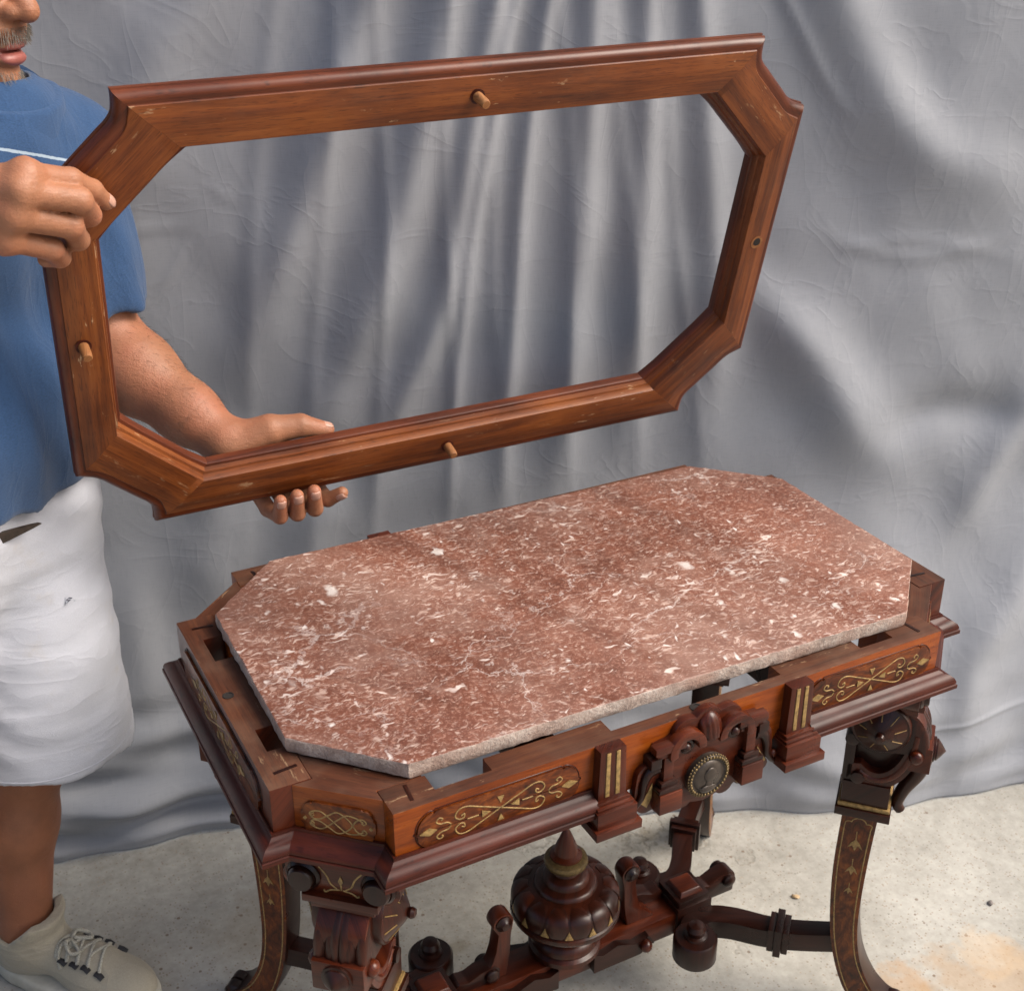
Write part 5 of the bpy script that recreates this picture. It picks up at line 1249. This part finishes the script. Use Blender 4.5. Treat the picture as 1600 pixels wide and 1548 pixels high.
def add_spots(m):
    nt = m.node_tree; b = nt.nodes['Principled BSDF']; src = b.inputs['Base Color'].links[0].from_socket; tc = N(nt, 'ShaderNodeTexCoord').outputs['Object']
    n = noise(nt, tc, 11, 4, .65); n2 = noise(nt, tc, 45, 3, .6)
    fac = math_(nt, 'MULTIPLY', ramp(nt, n, [(.58, (0,)*3), (.72, (.35,)*3)]), ramp(nt, n2, [(.4, (0,)*3), (.65, (1,)*3)]))
    nt.links.new(mix(nt, fac, src, (.36, .30, .22)), b.inputs['Base Color'])
add_spots(SHORTS)
v, f = nets(shorts, (-1.06, .12, .36), (-.42, .70, .90), .0056); put(mesh_np('shorts', [(v, f, 0)], [SHORTS], None, 1))
def on_surf(fn, c, dirn, r0, r1, n=260):
    P = np.array([c+dirn*r for r in np.linspace(r1, r0, n)], f32); k = int(np.argmax(fn(P) < 0)); return P[k].astype(float)
bm = bmesh.new()
for he, hp_ in ((hemL, hipL),):
    ax2 = (hp_-he)/np.linalg.norm(hp_-he)
    for off in (.022,):
        ring = [on_surf(shorts, he+ax2*off, np.array((math.cos(a), math.sin(a), 0)), .05, .17) for a in np.linspace(-2.6, 1.2, 70)]
        add_tube(bm, ring, .0011, 5)
sdv = FWD*.35+LFT*.94
add_tube(bm, [on_surf(shorts, hemL+(hipL-hemL)*t, sdv, .05, .25) for t in np.linspace(.0, .95, 60)], .0013, 5)
put(fin('stitched_seam', bm, SHORTS, None, smooth=60))
# small torn hole in the shorts and the loose end of a belt
def hit(fn, px, py, t0, t1, n=500):
    d = np.array(c_f + c_r*((px-800)/2017.1) - c_u*((py-774)/2017.1)); P = np.array([np.array(CAM)+d*t for t in np.linspace(t0, t1, n)], f32); k = int(np.argmax(fn(P) < 0)); return P[k].astype(float), d/np.linalg.norm(d), k
p, d, k = hit(shorts, 106, 938, 1.4, 2.2)
bm = bmesh.new(); M = frame_mat(Vector(p-d*.0035), Vector(c_r), Vector(c_u))
bm.faces.new([bm.verts.new(M @ Vector((x, y, 0))) for x, y in ((-.006, -.003), (-.002, -.0045), (.004, .001), (.0065, .004), (.002, .0045), (-.003, .001))])
put(fin('torn_hole', bm, plain('dark_tear', (.10, .10, .12), .9), None))
bm = bmesh.new()
for q in range(9):
    x = rng.uniform(-.006, .007); y = rng.uniform(-.004, .005); add_tube(bm, [M @ Vector((x, y, .0005)), M @ Vector((x+rng.normal(0, .003), y+rng.normal(0, .002), .002)), M @ Vector((x+rng.normal(0, .005), y+rng.normal(0, .004), .001))], .0004, 4)
put(fin('frayed_threads', bm, SHORTS, None))
b0, b1 = pxy(-40, 856, .335), pxy(62, 817, .345); w_ = np.array((.1, -.2, 1.)); w_ /= np.linalg.norm(w_); nn = np.array(FWD)*.003
bm = bmesh.new(); L_ = []
for t in np.linspace(0, 1, 9):
    c = b0+(b1-b0)*t; hw = .0115*(1-t)**.8+.0006; L_.append([bm.verts.new(c+w_*hw+nn), bm.verts.new(c-w_*hw+nn), bm.verts.new(c-w_*hw-nn), bm.verts.new(c+w_*hw-nn)])
for i in range(8):
    for j in range(4): bm.faces.new((L_[i][j], L_[i][(j+1) % 4], L_[i+1][(j+1) % 4], L_[i+1][j]))
bm.faces.new(L_[0]); bm.faces.new(L_[-1][::-1]); bmesh.ops.recalc_face_normals(bm, faces=bm.faces)
put(fin('belt_end', bm, plain('dark_leather', (.035, .024, .018), .5, 0, 120, .4, .2), None, smooth=40))

# ---- sneakers
SHOE = fabric('beige_mesh_knit', (.36, .325, .25), 420, .85, heather=.12); SOLE = plain('pale_rubber_sole', (.45, .43, .36), .6, 0, 60, .1, .2)
LACE = fabric('speckled_lace', (.40, .385, .32), 900, .9, heather=.75); EYE = plain('black_lace_loop', (.015, .015, .018), .6)
def shoe(anchor, direction):
    dv = Vector((*direction, 0)).normalized(); M = frame_mat(Vector((anchor[0], anchor[1], 0)), dv, Vector((0, 0, 1)).cross(dv))
    Mi = np.array(M.inverted())[:3]; 
    def up(P):
        L = P@Mi[:, :3].T.astype(f32)+Mi[:, 3].astype(f32)
        d = ell(L, (-.022, 0, .055), (.055, .037, .062)); d = smin(d, cone(L, (-.01, 0, .070), (.10, -.002, .050), .036, .034), .03)
        d = smin(d, ell(L, (.135, -.004, .034), (.075, .045, .034)), .03); d = smin(d, cone(L, (-.004, 0, .09), (.004, 0, .135), .047, .052), .02)
        top = (L[..., 2]-.108-.55*(L[..., 0]-.0)*(L[..., 0] > 0)*1.0+.0*L[..., 0]); top = np.where(L[..., 0] > .03, L[..., 2]-.132, L[..., 2]-.098-.9*np.clip(L[..., 0]+.01, 0, .04))
        d = np.maximum(d, top); d = np.maximum(d, .016-L[..., 2])
        d = np.maximum(d, -cone(L, (-.006, 0, .085), (.002, 0, .2), .040, .043))
        return d
    c = np.array(M @ Vector((.07, 0, .06))); v, f = nets(up, c-np.array((.17, .17, .065)), c+np.array((.17, .17, .10)), .0034)
    u = put(mesh_np('shoe_upper', [(v, f, 0)], [SHOE], None, 1))
    out = []
    for i in range(44):
        a = 2*math.pi*i/44; x = .066+.146*math.cos(a); wdt = .041+.008*(x-.03)/.15 if x > -.02 else .041
        out.append((x, (wdt if math.cos(a) < .95 else wdt)*math.sin(a)**1 if abs(math.sin(a)) < 1 else wdt*math.sin(a)))
    out = [(x, math.copysign(min(abs(y)*1.18, .046), y)) for x, y in out]
    prism('shoe_sole', out, M, .026, SOLE, None, (1, 0, 0), .006, 60, .001).parent = u
    # tongue pull, laces, black loops
    def surf(x, y):
        zs = np.linspace(.128, .02, 250); P = np.array([M @ Vector((x, y, z)) for z in zs], f32); k = int(np.argmax(up(P) < 0)); return M @ Vector((x, y, float(zs[k])+.0018)) if k else M @ Vector((x, y, .06))
    bm = bmesh.new()
    for x in (.062, .080, .098, .116):
        add_tube(bm, [surf(x+.004*math.sin(3*t), t*.030) for t in np.linspace(-1, 1, 9)], .0026, 6)
        add_tube(bm, [surf(x+.018*(t+1)/2, -.028*t) for t in np.linspace(-1, 1, 9)], .0024, 6)
    for k in (-1, 1):
        add_tube(bm, catmull([surf(.070, .003*k), surf(.072, .014*k)+Vector((0, 0, .010)), surf(.084, .024*k)+Vector((0, 0, .008)), surf(.094, .016*k)+Vector((0, 0, .004)), surf(.074, .003*k)+Vector((0, 0, .002))], 6), .0030, 6)
        add_tube(bm, catmull([surf(.070, .003*k)+Vector((0, 0, .002)), surf(.064, .018*k)+Vector((0, 0, .004)), surf(.066, .030*k)+Vector((0, 0, .001)), surf(.072, .036*k)], 6), .0030, 6)
    bmesh.ops.recalc_face_normals(bm, faces=bm.faces); fin('laces', bm, LACE, u, smooth=60)
    for k in (-1, 1):
        for x in (.072, .092, .112, .134):
            bm = bmesh.new(); add_tube(bm, [surf(x-.005, .030*k), surf(x+.002, .031*k)+Vector((0, 0, .002)), surf(x+.008, .032*k)], .0052, 6, ((0, 0, 1), .5)); fin('lace_loop', bm, EYE, u, smooth=50)
    bm = bmesh.new(); add_tube(bm, [surf(.046, 0)+Vector((0, 0, z)) for z in (-.002, .004)], .012, 6); fin('tongue_tab', bm, SOLE, u, smooth=40, bevel=.001)
shoe(anL[:2]+np.array((.006, -.008)), (.70, -.71)); shoe(anR[:2], (.62, -.78))
